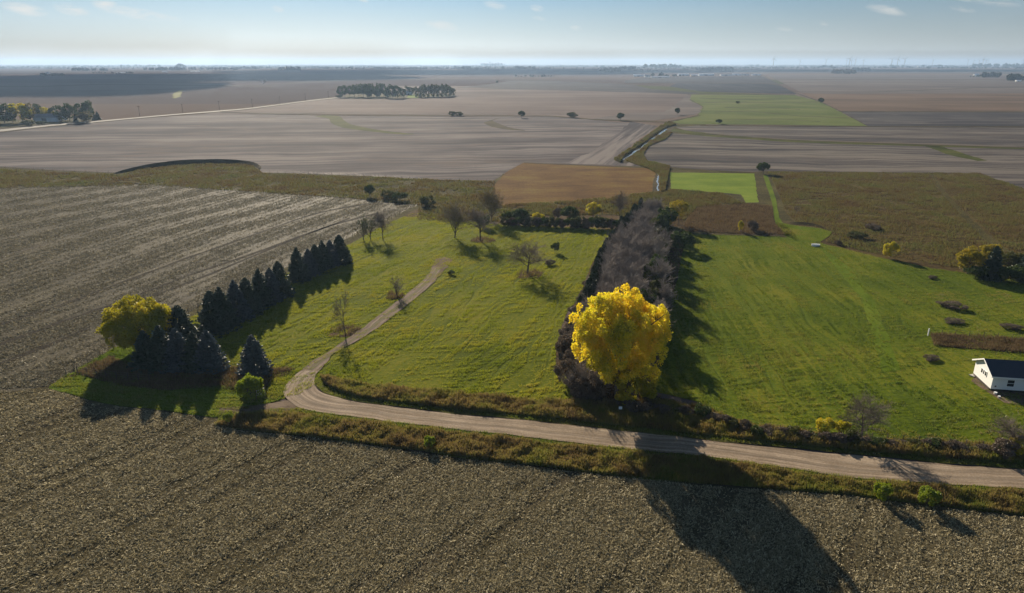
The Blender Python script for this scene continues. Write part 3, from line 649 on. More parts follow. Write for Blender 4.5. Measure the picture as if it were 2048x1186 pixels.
def spruce_mesh(seed, h=10.0, w=5.0, n=7000, mat=None, base=.2, ls=.2, power=.85):
    r = np.random.default_rng(seed)
    nw = int(h / .36); zs = np.linspace(base, h * .985, nw)
    C = []
    for i, z in enumerate(zs):
        Rz = w / 2 * (1 - z / h) ** power * r.uniform(.9, 1.08) + .08; nb = max(4, int(5 + 2.2 * Rz)); a0 = r.uniform(0, 6.28)
        for b in range(nb):
            a = a0 + b * 2 * math.pi / nb + r.normal(0, .12); L = Rz * r.uniform(.78, 1.14)
            k = max(4, int(n * Rz / (w * .25) / nw / nb * .62))
            t = r.uniform(.25, 1.0, k) ** .7; wd = .28 * (1 - t * .75) + .05
            x = L * t; side = r.normal(0, 1, k) * wd * L * .55
            zz = z - .10 * L * np.sin(t * 2.4) * 1.6 + .10 * L * t ** 3 + r.normal(0, .06, k)
            C.append(np.stack([x * math.cos(a) - side * math.sin(a), x * math.sin(a) + side * math.cos(a), zz], 1))
    C.append(np.stack([r.normal(0, .05, 14), r.normal(0, .05, 14), np.linspace(h * .95, h, 14)], 1))
    C = np.concatenate(C); C[:, 2] = np.maximum(C[:, 2], .05)
    V, Fc = quads(C, ls * r.uniform(.6, 1.2, len(C)), r)
    mb = MB(); mb.tube((0, 0, 0), (0, 0, h * .95), h * .018, .02, 7)
    return mb.mesh('trunk', M_DKBARK), mesh_np('crown', V, Fc, mat or M_SPR), h, w
def cedar_mesh(seed, h=7.0, w=3.2, n=2600, mat=None):
    r = np.random.default_rng(seed)
    z = h * r.uniform(.02, 1, n) ** 1.05; t = z / h
    Rz = w / 2 * np.clip(1.25 * np.sqrt(np.clip(1 - t, 0, 1)) * (1 - .15 * (1 - t)), 0.03, 1)
    a = r.uniform(0, 6.28, n)
    lob = 1 + .16 * np.sin(a * 3 + z * 2.1) + .13 * np.sin(a * 5 - z * 3.7 + seed)
    rr = Rz * lob * r.uniform(.6, 1.0, n) ** .4
    C = np.stack([rr * np.cos(a), rr * np.sin(a), z], 1)
    V, Fc = quads(C, .2 * r.uniform(.6, 1.2, n), r, up=.5, aspect=.8)
    mb = MB(); mb.tube((0, 0, 0), (0, 0, h * .9), .1, .03, 6)
    return mb.mesh('trunk', M_DKBARK), mesh_np('crown', V, Fc, mat or M_CED), h, w

# ---- the big golden cottonwood
COTT = leafy_mesh(104, 21.0, 18.6, 4.8, 660, 82000, .17, .85, M_GOLD, flat=.9, hang=1.0, trunk_r=.55, lump_up=.22, egg=-.04)
leafy(COTT, 'cottonwood_tree', 1233, 806, 577, 196, 'huge round golden cottonwood at the near end of the windbreak', rz=.4)
LT1 = leafy_mesh(102, 12.5, 14.5, 1.5, 190, 42000, .19, 1.25, M_YELO, flat=1.15, lump_up=.3, trunk_r=.3)
leafy(LT1, 'shade_tree', 284, 702, 598, 138, 'broad yellow-olive tree at the left end of the spruces', rz=1.0)
LT2 = leafy_mesh(103, 9, 6, .6, 50, 9000, .16, .8, M_YELO, lump_up=0)
leafy(LT2, 'understory_tree', 1252, 812, 735, 52, 'slender dull-yellow tree under the golden cottonwood', rz=.3)
leafy(LT2, 'understory_tree', 1290, 800, 728, 60, 'low yellow-green tree at the right foot of the golden cottonwood', rz=2.3)

# ---- spruces
SPR = [spruce_mesh(s, 10, w_, 12500, m_, power=p_) for s, w_, p_, m_ in ((31, 5.4, .62, M_SPR), (32, 5.0, .8, M_SPR), (33, 5.6, .7, M_BSPR))]
BSP = [spruce_mesh(s, 10, 6.0, 13000, M_BSPR, power=.68) for s in (34, 35)]
row = [(430,665,582,62),(448,656,574,60),(476,640,561,54),(498,628,556,50),(524,612,538,50),(545,602,536,44),(562,592,523,46),(598,562,495,44),(620,550,498,38),(634,544,489,36),(648,538,481,38),(663,532,480,36),(682,526,470,42)]
names_row = ['big dark spruce nearest the road in the long row beside the stubble field', 'second spruce from the near end of the long row, tallest of the near clump', 'third spruce from the near end of the long row', 'fourth spruce from the near end of the long row, low beside its neighbours',
  'fifth spruce from the near end of the long row', 'sixth spruce from the near end of the long row, partly hidden', 'pointed spruce just before the gap in the long row', 'lone spruce standing between two gaps in the long row', 'first spruce beyond the gap in the long row', 'narrow spruce second beyond the gap in the row',
  'spruce in the middle of the far clump of the row', 'spruce next to last at the far end of the row', 'tall last spruce at the far end of the long row']
for i, (x, b, t, wd) in enumerate(row):
    wd *= 1.18
    leafy(SPR[i % 3], 'spruce_tree', x, b, t, wd, names_row[i], 'spruces in the long row beside the stubble field')
grp = [(366,690,611,62,'dark spruce standing behind the near clump, right of the yellow-olive tree',0),(298,735,661,60,'left-hand spruce of the near clump, under the yellow-olive tree',1),(330,738,652,58,'tallest spruce of the near clump, second from its left',0),(362,739,657,60,'middle spruce of the near clump with pale blue tips',2),(394,740,664,54,'dark spruce second from the right in the near clump',1),(423,741,661,62,'blue spruce at the right end of the near clump',2),(512,750,670,60,'rounded blue spruce standing alone left of the road bend',3)]
for x, b, t, wd, lab, k in grp:
    pr = SPR[k] if k < 2 else BSP[k - 2]; wd *= 1.22
    leafy(pr, 'spruce_tree', x, b, t, wd, lab, 'spruces in the near clump' if x < 500 else None)

# ---- windbreak
M_GOLD2 = leaf_mat('orange_gold_leaves', [(.15, .15, .012), (.30, .25, .014), (.44, .30, .014)], .4, .35, .5)
SH = [leafy_mesh(61 + i, 4, 5, .1, 26, 4200, .13, .75, m, flat=.9, lump_up=.5, trunk_r=.07) for i, m in enumerate((M_GREEN, M_YELO, M_LIME, M_OLGR, M_YELO, M_BUSH))]
TR = {k: leafy_mesh(71 + i, 9, 8, 1.6, 44, 6500, .2, 1.1, m, lump_up=.25, trunk_r=.2) for i, (k, m) in enumerate((('g', M_GREEN), ('y', M_YELO), ('o', M_OLGR), ('d', M_GOLD2)))}
G, Y, LM, O, D_, B = range(6)
CED = [cedar_mesh(s) for s in (41, 42, 43)]
GRN = [leafy_mesh(s, 9.5, 7.5, .8, 46, 6500, .2, 1.0, M_GREEN) for s in (51, 52)] + [leafy_mesh(53, 9.5, 7.5, .8, 46, 6500, .2, 1.0, M_OLGR)]
BL_ = catmull([g(1150, 800)[:2], g(1116, 735)[:2], g(1116, 690)[:2], g(1162, 598)[:2], g(1192, 524)[:2], g(1243, 462)[:2], g(1262, 440)[:2]], 8)
BL_ += np.array([2.6, 0]); BLd = np.concatenate([[0], np.cumsum(np.linalg.norm(np.diff(BL_, axis=0), axis=1))])
def bl(t): d = t * BLd[-1]; return np.array([np.interp(d, BLd, BL_[:, 0]), np.interp(d, BLd, BL_[:, 1])])
r = np.random.default_rng(77)
def wtree(name, parts, x, y, h, h0, w, w0, lab, group):
    root = empty(name, (x, y, 0), r.uniform(0, 6.28), (w / w0, w / w0, h / h0))
    for pn, me in parts: obj(pn, me, root)
    tag(root, lab, 'tree', group)
n = 32
for i in range(n):
    t = i / (n - 1)
    c0 = bl(t); ax = np.array([.24, .971]); pr_ = np.array([.971, -.24])
    if i < 13 or 20 < i < 24:
        for s_ in (0, .5):
            q = c0 + ax * 5.2 * s_ + pr_ * (r.uniform(-1.0, .6))
            tr, cr, h0, w0 = SH[B]
            b_ = empty('brush', (q[0], q[1], 0), r.uniform(0, 6), (r.uniform(4, 6) / w0,) * 2 + (r.uniform(2.5, 5) / h0,)); obj('stems', tr, b_); obj('foliage', cr, b_)
            tag(b_, 'grey leafless brush along the left foot of the windbreak', 'brush', 'brush along the left foot of the windbreak')
    if i > 5:
        for s_ in (0, .5):
            q = c0 + ax * 5.2 * s_ + pr_ * r.uniform(-.3, .8)
            hh = r.uniform(5.5, 8.0) * (1 if .3 > abs(t - .35) or t > .65 else .85)
            tr, cr, h0, w0 = CED[r.integers(3)]
            wtree('cedar_tree', [('trunk', tr), ('crown', cr)], q[0], q[1], hh, h0, r.uniform(2.6, 3.4), w0, 'dark cedar in the evergreen row on the left edge of the windbreak', 'cedars along the left edge of the windbreak')
    for off in (3.5, 7.6, 11.6, 15.5):
        if (i < 3 and off > 4) or (off > 13 and (i > 20 or i % 2)) or (i > 23 and off > 10): continue
        q = c0 + pr_ * (off + r.uniform(-.8, .8)) + ax * r.uniform(-1.2, 1.2)
        if np.hypot(q[0] - 18.7, q[1] - 104) < 4: q = q + pr_ * -6
        k = 'belt%d' % r.integers(3); tr, cr, hw, _ = BARE[k]; hh = r.uniform(9.2, 11.8) * (1 - .15 * t) * (.75 if i < 3 else 1)
        wtree('bare_tree', [('trunk', tr), ('branches', cr)], q[0], q[1], hh, 10, r.uniform(5.6, 7.4), hw * 2, 'leafless grey tree packed into the middle of the windbreak', 'bare trees inside the windbreak')
    if 5 < i < 30 and r.random() < .75:
        q = c0 + pr_ * ((14.8 if i < 20 else 11.5) + r.uniform(-1, 1)) + ax * r.uniform(-1, 1)
        tr, cr, h0, w0 = GRN[r.integers(3)]
        wtree('leafy_tree', [('trunk', tr), ('crown', cr)], q[0], q[1], r.uniform(6.0, 9.5), h0, r.uniform(5.0, 7.0), w0, 'dark green leafy tree in the row on the right edge of the windbreak', 'green trees along the right edge of the windbreak')

# ---- single bare trees
bare_tree('fork0', 690, 668, 583, 46, 'leafless forked tree in brown weeds beside the dirt drive')
bare_tree('small0', 793, 592, 552, 40, 'small leafless tree on the left of the upper dirt drive')
bare_tree('round0', 1055, 549, 481, 66, 'spreading leafless tree alone in the middle of the centre pasture')
bare_tree('vase0', 910, 476, 408, 62, 'vase-shaped nearly bare tree, left of the two in the upper pasture', leaves=M_TANL, nl=1500, ls=.14)
bare_tree('round1', 961, 482, 414, 54, 'thinner bare tree, right of the two in the upper pasture')
bare_tree('vase0', 983, 443, 381, 52, 'olive thinly leaved tree behind the hedge at the top of the pasture', leaves=M_TANL, nl=2500, ls=.14, rz=2)
bare_tree('small0', 727, 480, 433, 26, 'leftmost of three small bare trees at the stubble field edge', leaves=M_GREEN, nl=500, ls=.2)
bare_tree('small0', 741, 479, 433, 26, 'middle one of three small bare trees at the stubble field edge', leaves=M_GREEN, nl=300, ls=.2, rz=2)
bare_tree('round1', 766, 479, 420, 34, 'tallest and rightmost of three bare trees at the stubble field edge', rz=1)
bare_tree('vase0', 1240, 438, 384, 40, 'upright bare tree just left of the far end of the windbreak', leaves=M_TANL, nl=500, ls=.12, rz=4)
GT = leafy_mesh(111, 9, 8, 3.2, 34, 4200, .17, .95, M_GOLD2, lump_up=.35, trunk_r=.16)
leafy(GT, 'golden_tree', 1356, 450, 398, 46, 'orange-gold tree with a bare lower trunk right of the far end of the windbreak', rz=3)
bare_tree('round0', 1722, 882, 793, 72, 'grey leafless tree on the fence line above the gravel road', rz=2.2)
bare_tree('round1', 2018, 905, 838, 70, 'leafless tree on the fence line at the right edge below the white house', rz=.7)
bare_tree('small0', 1804, 463, 438, 0.1 + 14, 'tiny leafless sapling in the brown weeds behind the east pasture') if False else None
bare_tree('small0', 528, 169, 157, 12, 'lone bare tree on the far field boundary at left')
bare_tree('small0', 1593, 426, 410, 14, 'small reddish bush-like tree beside the mown path', name='sapling')

# ---- leafy trees and shrubs by hand
hand = [('T','y',1186,436,404,34,'small yellow tree rising from the pasture hedge'), ('T','g',1138,446,411,38,'round dark green tree in the hedge at the top of the pasture'), ('T','g',1040,447,416,36,'dark green tree at the left end of the pasture hedge'),
 ('S',D_,1075,447,425,32,'bright yellow shrub in the pasture hedge'), ('S',B,1116,436,414,20,'reddish leafless shrub behind the pasture hedge'),
 ('T','g',1526,348,324,27,'dark round tree at the corner of the bright green plot'), ('T','g',740,394,369,22,'small green tree beyond the tip of the stubble field'),
 ('S',O,776,398,380,30,'olive shrub left of the pair beyond the stubble field tip'), ('S',G,800,402,384,34,'green shrub right of the pair beyond the stubble field tip'), ('S',O,855,412,391,40,'wide olive shrub above the top corner of the pasture'),
 ('S',G,1018,444,420,30,'dark shrub between the olive tree and the pasture hedge'),
 ('T','g',1043,236,221,15,'round tree on the far field boundary, leftmost of the row of three'), ('S',O,1145,235,224,24,'low spreading bush on the far field boundary'), ('T','g',1241,241,225,17,'round dark tree on the far field boundary near the creek'),
 ('T','g',1354,230,215,12,'small upright tree left of the far green pasture'), ('T','g',1437,248,238,14,'lone round tree on the lower edge of the far green pasture'), ('S',O,905,232,222,16,'left bush of a thicket on the far field boundary'), ('S',O,918,232,223,20,'right bush of a thicket on the far field boundary'),
 ('T','g',1641,208,195,12,'dark tree on the right edge of the far green pasture'), ('T','o',994,166.5,161.3,6,'small lone tree beside the distant dark field'),
 ('S',Y,1780,516,482,30,'yellow-green bush below the prairie field'), ('T','d',1934,548,496,54,'round gold tree at the left end of the clump on the right edge'), ('T','d',1976,530,488,46,'gold tree behind the dark spruce at the right edge'),
 ('T','o',2012,548,506,42,'olive tree right of the dark spruce at the right edge'), ('T','o',2040,540,508,40,'olive tree at the very edge of the frame on the right'),
 ('S',LM,506,802,748,64,'large leafy green bush by the road bend'), ('S',LM,858,897,871,26,'small bright bush in the south ditch'), ('S',LM,1763,1002,965,38,'left of two lime-yellow bushes in the south ditch'), ('S',LM,1851,1012,974,48,'right of two lime-yellow bushes in the south ditch'),
 ('S',LM,459,846,824,24,'small bush at the dark end of the south ditch'), ('S',Y,1652,868,836,42,'yellow bush on the fence line, left of the grey leafless tree'), ('S',Y,1686,870,842,34,'dull yellow bush between the yellow bush and the grey leafless tree'),
 ('S',Y,2034,912,868,36,'orange-yellow bush at the right edge on the fence line'), ('S',G,1110,506,483,18,'dark shrub alone on the upper right of the centre pasture'), ('S',B,1100,530,519,22,'brown dead shrub below the dark shrub in the centre pasture'), ('S',G,903,550,541,16,'low dark clump at the top of the dirt drive'),
 ('S',Y,1330,460,428,26,'yellow bush at the foot of the orange-gold tree'), ('S',Y,1480,465,440,12,'thin yellow bush on the edge of the brown patch'), ('S',B,1505,462,440,30,'reddish bush on the edge of the brown patch'),
 ('S',B,1675,490,480,16,'small dark bush at the top edge of the east pasture'), ('S',B,1905,616,604,52,'largest brown brush pile in the east pasture'), ('S',B,1908,646,638,40,'dark flat brush pile below the largest one'), ('S',B,2022,658,648,40,'dark brush pile near the right edge of the east pasture'), ('S',B,1862,720,711,34,'dark brush pile left of the white house'),
 ('S',B,1865,558,551,18,'small dark clump near the top of the east pasture'), ('S',O,1712,476,464,40,'low grey-green thicket on the prairie edge'), ('S',B,1745,458,448,40,'low dark thicket in the prairie grass'),
 ('S',B,2005,915,878,60,'grey tangled bush under the leafless tree at the right edge'), ('S',G,968,456,430,26,'dark shrub at the left end of the pasture hedge'), ('S',O,1475,207,202,10,'tiny bush on the gully of the far green pasture'),
 ('S',B,1262,822,800,60,'brown brush at the foot of the golden cottonwood'), ('S',B,1160,800,755,56,'grey brush at the left foot of the golden cottonwood'), ('S',B,1135,770,715,54,'grey tangled brush left of the golden cottonwood'), ('S',B,1133,722,672,44,'grey brush on the left side of the windbreak above the tangle'),
 ('S',O,1346,476,454,44,'olive thicket at the far right corner of the windbreak'), ('S',G,1365,500,462,50,'dark green thicket on the far right side of the windbreak')]
for t, k, x, b, tp, wd, lab in hand:
    if t == 'T': leafy(TR[k], 'leafy_tree', x, b, tp, wd, lab)
    else: leafy(SH[k], 'shrub', x, b, tp, wd, lab, cat='shrub', stem='stems')
hx = np.linspace(1012, 1235, 19)
for i, x in enumerate(hx):
    leafy(SH[(O, B, G, O)[i % 4]], 'hedge_shrub', x, 452 + (x - 1012) * .03, 434 + r.uniform(-3, 3), 26, 'low dark shrub in the hedge across the top of the centre pasture', 'shrubs of the pasture hedge', cat='shrub', stem='stems')
for (x, b, t, wd, lab) in [(1980,558,492,44,'dark spruce between the gold trees at the right edge'), (2046,562,497,40,'dark spruce cut by the right edge of the frame')]:
    leafy(SPR[0], 'spruce_tree', x, b, t, wd, lab)
for i, x in enumerate((1950, 1998, 2022, 2040)):
    leafy(SH[G], 'shrub', x, 558 + i * 3, 530, 44, 'dark undergrowth bush below the gold trees at the right edge', 'undergrowth at the right edge', cat='shrub', stem='stems')
# fence-line brush above the road
for i, x in enumerate(np.linspace(1300, 1990, 30)):
    yb = np.interp(x, [1300, 1400, 1500, 1700, 2000], [822, 835, 866, 888, 908]) + r.uniform(-3, 3)
    leafy(SH[(B, B, O, B, G)[i % 5]], 'brush', x + r.uniform(-8, 8), yb, yb - r.uniform(12, 24), r.uniform(26, 44), 'low dark brush along the fence line above the gravel road', 'brush along the fence line', cat='shrub', stem='stems')

# ---- far groves: farmstead on the left, farmstead in the middle distance
FT = {k: leafy_mesh(81 + i, 15, 12, z, 30, 1500, .55, 2.0, m, lump_up=.2, trunk_r=.35) for i, (k, m, z) in enumerate((('g', M_GREEN, .8), ('o', M_OLGR, .5), ('y', M_YELO, 2), ('t', M_GREEN, 3.5), ('n', M_TANL, 3)))}
FC = spruce_mesh(91, 10, 6, 1600, M_SPR, ls=.45)
r = np.random.default_rng(5)
for x, b, t, wd, k, lab in [(10,247,208,34,'g','dark tree at the left edge of the farmstead grove'), (26,246,211,22,'g','dark narrow tree second in the farmstead grove'), (46,246,203,40,'y','tall yellowish tree left of the farmhouse'), (62,245,206,26,'n','tan thin tree beside the yellowish farmstead tree'), (78,241,207,22,'t','dark tree behind the farmhouse'),
   (94,241,212,26,'y','yellow-green tree behind the farmhouse roof'), (110,242,213,20,'g','green tree right of the farmhouse'), (124,243,211,26,'g','dark green tree right of the farmhouse'), (140,242,207,26,'g','tall green tree in the middle of the farmstead grove'), (164,243,206,24,'t','tall dark tree near the right end of the farmstead grove'), (178,242,202,30,'g','tallest dark tree near the right end of the farmstead grove'), (174,246,222,30,'n','brownish low tree at the farm lane'), (58,252,240,30,'o','round olive bush in front of the farmhouse'), (84,250,242,24,'g','dark bush beside the round olive bush')]:
    leafy(FT[k], 'leafy_tree', x, b, t, wd, lab)
for x, b, t, wd, lab in [(196,240,223,14,'small conifer at the right end of the farmstead grove'), (152,244,228,12,'small dark conifer by the farm lane'), (190,241,227,12,'smaller conifer left of the end one in the farmstead grove')]:
    leafy(FC, 'conifer_tree', x, b, t, wd, lab)
glab = {'t': 'tall dark tree with visible trunk in the left half of the mid-distance grove', 'o': 'olive leafy tree in the right half of the mid-distance grove', 'g': 'rounded dark tree in the centre of the mid-distance grove'}
gt = [(681,195,172,15),(690,195,170,14),(700,194,171,14),(709,195,169,15),(718,194,168,15),(727,195,167,16),(735,195,167,16),(743,194,167,16),(752,195,172,14),(760,194,166,16),(767,194,167,14)]
for x, b, t, wd in gt: leafy(FT['t'], 'leafy_tree', x, b, t, wd, glab['t'], 'trees of the mid-distance grove, left half')
for x, b, t, wd in [(738,196,178,16),(756,196,180,14),(775,197,174,18),(785,197,169,20),(795,197,171,18),(806,196,176,14),(815,190,172,14),(823,190,174,12)]: leafy(FT['g'], 'leafy_tree', x, b, t, wd, glab['g'], 'trees of the mid-distance grove, centre')
for x, b, t, wd in [(833,194,173,14),(841,195,172,14),(848,194,168,17),(857,194,170,17),(866,194,168,17),(875,194,169,17),(884,194,168,17),(892,193,168,17),(900,192,172,16),(907,191,176,13)]: leafy(FT['o'], 'leafy_tree', x, b, t, wd, glab['o'], 'trees of the mid-distance grove, right half')
leafy(SH[G], 'shrub', 679, 195, 189.5, 16, 'low dark bush at the left foot of the mid-distance grove', cat='shrub', stem='stems')
leafy(SH[B], 'shrub', 907, 195.5, 192.5, 7, 'tiny dark bush right of the mid-distance grove', cat='shrub', stem='stems')
for x, b, t, wd, lab in [(1968,155,148.5,12,'hazy round tree left of the white farm building on the right'), ]:
    pass

# distant groves: woods that read as one mass each
def grove(x0, x1, yb, hp, n, mat, label, depth=1.0, seed=0, hv=.35):
    r = np.random.default_rng(seed + int(x0)); Vs = []; Fs = []; off = 0
    for i in range(n):
        x = r.uniform(x0, x1); y = yb + r.uniform(-.4, .1) * depth; p = g(x, y)
        h = hp / 1443 * p[1] * 1.0 * (1 - hv + 2 * hv * r.random()); wd = h * r.uniform(.7, 1.2)
        m = 26; E = r.normal(size=(m, 3)); E /= np.linalg.norm(E, axis=1)[:, None]
        C = E * np.array([wd / 2, wd / 2, h * .42]) * r.uniform(.5, .95, (m, 1)) + p + np.array([0, 0, h * .5])
        C[:, 2] = np.maximum(C[:, 2], h * .08)
        V, Fc = quads(C, h * .2, r); Vs.append(V); Fs.append(Fc + off); off += len(V)
    o = obj('distant_grove', mesh_np('distant_grove', np.concatenate(Vs), np.concatenate(Fs), mat))
    tag(o, label, 'trees', None, 'stuff'); return o
M_FAR = leaf_mat('distant_foliage', [(.02, .03, .012), (.035, .045, .018), (.05, .055, .022)], .15, .02, .5, 0)
M_FARG = leaf_mat('distant_grey_foliage', [(.06, .055, .04), (.09, .08, .055), (.12, .11, .07)], .2, .02, .5, 0)
for a in [(143,217,142,5,40,'dark distant grove on the far left horizon fields'), (80,132,152,5,26,'faint distant grove round a farm at far left'), (185,268,147,3,24,'faint tree row right of the far-left farm'), (288,375,141,6,46,'dark distant woods around the white-roofed farm'), (375,480,140,4.5,44,'long dark tree row running right from the white-roofed farm'), (240,320,134,4,26,'pale hazy woods beyond the white-roofed farm'), (352,374,136,8,12,'taller hazy trees behind the white-roofed farm'),
          (480,521,138,5,18,'small distant grove left of the white shed'), (556,600,141,7,30,'dark distant grove around the white shed'), (750,860,139,4,36,'long hazy tree row right of centre-left horizon'), (908,940,138,5,18,'hazy clump left of the grain silos'), (1024,1070,138,5,24,'hazy clump right of the grain silos'), (1030,1120,154,4,26,'thin hazy trees above the distant dark field'),
          (1200,1238,146,9,26,'dark distant clump right of centre'), (1238,1268,139,6,20,'distant trees right of the dark clump'), (1268,1316,143,4.5,20,'low distant trees in front of the horizon right of centre'), (1285,1363,136,7,34,'wide hazy grove on the horizon right of centre'), (1303,1325,153,7,8,'tall bare trees beside the distant sheds'), (1325,1360,153,4,18,'dark trees between the distant sheds'),
          (1403,1467,143,8,40,'dark distant grove above the grey field'), (1390,1405,140,3,8,'low trees left of the dark distant grove'), (1498,1520,133,3.5,12,'small dark block of trees on the horizon near the first turbine'), (1664,1712,148,8,34,'greyish leafy grove in the right-hand fields'), (1706,1740,142,6,22,'dark trees behind the greyish grove'), (1640,1665,136,5,16,'hazy dark grove below the turbines'), (1780,1810,134,4,14,'hazy trees under the three turbines'), (1840,1905,134,4,24,'hazy trees right of the three turbines'),
          (1940,1968,154,3.5,16,'low dark trees round the small white building at right'), (1964,1996,155,9,26,'dark grove right of the small white building'), (2015,2110,162,12,50,'dark grove cut by the right edge of the frame'), (1946,2110,135,7,70,'dark wooded horizon at the far right'), (960,1010,131,4,20,'hazy trees at the foot of the grain silos'), (1185,1215,134,3,12,'faint horizon trees right of centre')]:
    grove(a[0], a[1], a[2], a[3], a[4], M_FARG if 1664 <= a[0] < 1700 else M_FAR, a[5])
# horizon woods, random
r = np.random.default_rng(99); Vs = []; Fs = []; off = 0
for k in range(230):
    D = r.uniform(6500, 21000); x0 = r.uniform(-60, 2110); c = at_dist(x0, D, 0); L = r.uniform(150, 900)
    for i in range(int(L / 22)):
        p = c + np.array([r.uniform(-L, L), r.uniform(-30, 30), 0]); h = r.uniform(8, 20); m = 9
        E = r.normal(size=(m, 3)); E /= np.linalg.norm(E, axis=1)[:, None]
        C = E * np.array([h * .5, h * .5, h * .35]) + p + np.array([0, 0, h * .5]); V, Fc = quads(C, h * .36, r); Vs.append(V); Fs.append(Fc + off); off += len(V)
tag(obj('horizon_woods', mesh_np('horizon_woods', np.concatenate(Vs), np.concatenate(Fs), M_FAR)), 'hazy blue woods and tree rows scattered along the horizon', 'trees', None, 'stuff')

# ------------------------------------------------------------------ buildings
M_WHITE = plain('white_siding', (.78, .78, .76), (.72, .72, .70), 6, .55, .4)
M_TRIM = plain('white_trim', (.82, .82, .82), (.80, .80, .79), 3, .5, .4)
M_SHING = plain('charcoal_shingles', (.03, .038, .052), (.045, .055, .07), 9, .85, .3, bump=.4)
M_GLASS = plain('dark_window_glass', (.02, .025, .03), (.03, .035, .04), 1, .08, .8)
M_SOIL = plain('foundation_block', (.05, .045, .04), (.09, .08, .07), 4, .95, .1)
M_WOOD = plain('weathered_post_wood', (.09, .07, .055), (.15, .12, .095), 8, .9, .2, bump=.5)
M_WIRE = plain('fence_wire', (.25, .23, .21), (.3, .28, .25), 5, .5, .5, .6)
M_STEEL = plain('galvanised_steel', (.5, .53, .55), (.6, .62, .64), .2, .45, .5, .2)
M_TURB = plain('turbine_backlit_grey', (.20, .205, .21), (.24, .24, .245), .05, .5, .4)  # white turbines made grey: their backlit shade is put into the colour
# the white house, right edge. local x along the long wall, y along the gable wall (away)
hp = g(1979.5, 783); hx_ = Vector((.985, -.17, 0)); rzh = math.atan2(-.17, .985)
house = empty('white_house', hp, rzh); tag(house, 'white clapboard house with dark roof on bare soil at the right edge', 'house')
HL, HD, HW, HR, FB = 13.0, 6.6, 3.15, 4.75, .55     # length, depth, eave height, ridge height, underside
mb = MB()
mb.add([(0,0,FB),(HL,0,FB),(HL,HD,FB),(0,HD,FB),(0,0,HW),(HL,0,HW),(HL,HD,HW),(0,HD,HW),(0,HD/2,HR),(HL,HD/2,HR)],
       [(0,1,5,4),(2,3,7,6),(3,0,4,8,7),(1,2,6,9,5),(0,3,2,1)])
zz = FB + .12
while zz < HW - .05:          # clapboard laps
    mb.box(-.012, HL, -.016, -.001, zz, zz + .02); zz += .2
wall = mb.build('wall', M_WHITE, house)
mb = MB(); s = (HR - HW) / (HD / 2); ov = .45; th = .16
for sg in (0, 1):
    y0 = -ov if sg == 0 else HD + ov; z0 = HW - s * ov
    a = [(-ov, y0, z0), (HL + ov, y0, z0), (HL + ov, HD / 2, HR), (-ov, HD / 2, HR)]
    mb.add([(x, y, z + .02) for x, y, z in a] + [(x, y, z + th) for x, y, z in a], [(0,1,2,3),(7,6,5,4),(0,4,5,1),(1,5,6,2),(3,7,4,0),(2,6,7,3)])
roof = mb.build('roof', M_SHING, house)
mb = MB()
for sg in (0, 1):
    y0 = -ov - .01 if sg == 0 else HD + ov + .01; z0 = HW - s * ov
    for x in (-ov - .04, HL + ov):
        mb.add([(x, y0, z0 - .06), (x + .04, y0, z0 - .06), (x + .04, HD / 2, HR - .06), (x, HD / 2, HR - .06), (x, y0, z0 + .19), (x + .04, y0, z0 + .19), (x + .04, HD / 2, HR + .19), (x, HD / 2, HR + .19)],
               [(0,1,2,3),(7,6,5,4),(0,4,5,1),(1,5,6,2),(3,7,4,0),(2,6,7,3)])
    mb.box(-ov, HL + ov, y0 - .03 if sg == 0 else y0, y0 if sg == 0 else y0 + .03, z0 - .06, z0 + .15)
mb.build('fascia', M_TRIM, house)
def house_window(x0, x1, z0, z1, side, cols_):
    fr = MB(); t = .07
    def bx(m, a0, a1, c0, c1, d0, d1):
        if side == 'front': m.box(a0, a1, d0 - .06, d1 - .06, c0, c1)
        else: m.box(d0 - .06, d1 - .06, a0, a1, c0, c1)
    bx(fr, x0 - t, x1 + t, z1, z1 + t, -.03, .055); bx(fr, x0 - t, x1 + t, z0 - t, z0, -.03, .055)
    bx(fr, x0 - t, x0, z0, z1, -.03, .055); bx(fr, x1, x1 + t, z0, z1, -.03, .055)
    for i in range(1, cols_): xm = x0 + (x1 - x0) * i / cols_; bx(fr, xm - .1, xm + .1, z0, z1, -.02, .05)
    if side == 'front': zm = (z0 + z1) / 2; bx(fr, x0, x1, zm - .03, zm + .03, -.02, .05)
    f = fr.build('window', M_TRIM, house)
    pn = MB(); bx(pn, x0, x1, z0, z1, .02, .05); pn.build('pane', M_GLASS, f)
house_window(2.4, 3.5, 1.25, 2.45, 'front', 1)
house_window(8.2, 9.3, 1.25, 2.45, 'front', 1)
house_window(2.2, 4.1, 1.9, 2.7, 'gable', 3)
mb = MB(); mb.box(.55, .78, -.12, -.02, 1.0, 1.22); mb.build('vent', M_SOIL, house)
mb = MB()
for i in range(5):
    for y in (.5, HD - .5): mb.box(.4 + i * 3, .9 + i * 3, y - .25, y + .25, 0, FB)
mb.box(.05, HL - .05, .6, HD - .05, .05, FB - .02)
mb.build('foundation', M_SOIL, house)
# bits of debris on the soil beside the house
for (x, y, rr, lab) in [(1990.5, 788, .28, 'white bucket-like scrap nearest the corner of the white house'), (1998, 795, .22, 'smaller pale scrap in front of the white house corner')]:
    m = MB(); m.tube((0, 0, 0), (0, 0, rr * 1.3), rr * .8, rr, 10); o = m.build('bucket', M_TRIM, None, g(x, y, .12)); tag(o, lab, 'bucket')
m = MB(); m.box(-.9, .9, -.45, .45, 0, .12); m.box(-.9, -.8, -.45, .45, .12, .2); o = m.build('concrete_step', plain('pale_concrete', (.4,.39,.36), (.5,.48,.45), 3), None, g(1949, 751, .11)); o.rotation_euler = (0, 0, .3); tag(o, 'pale concrete step by the far gable corner of the white house', 'step')

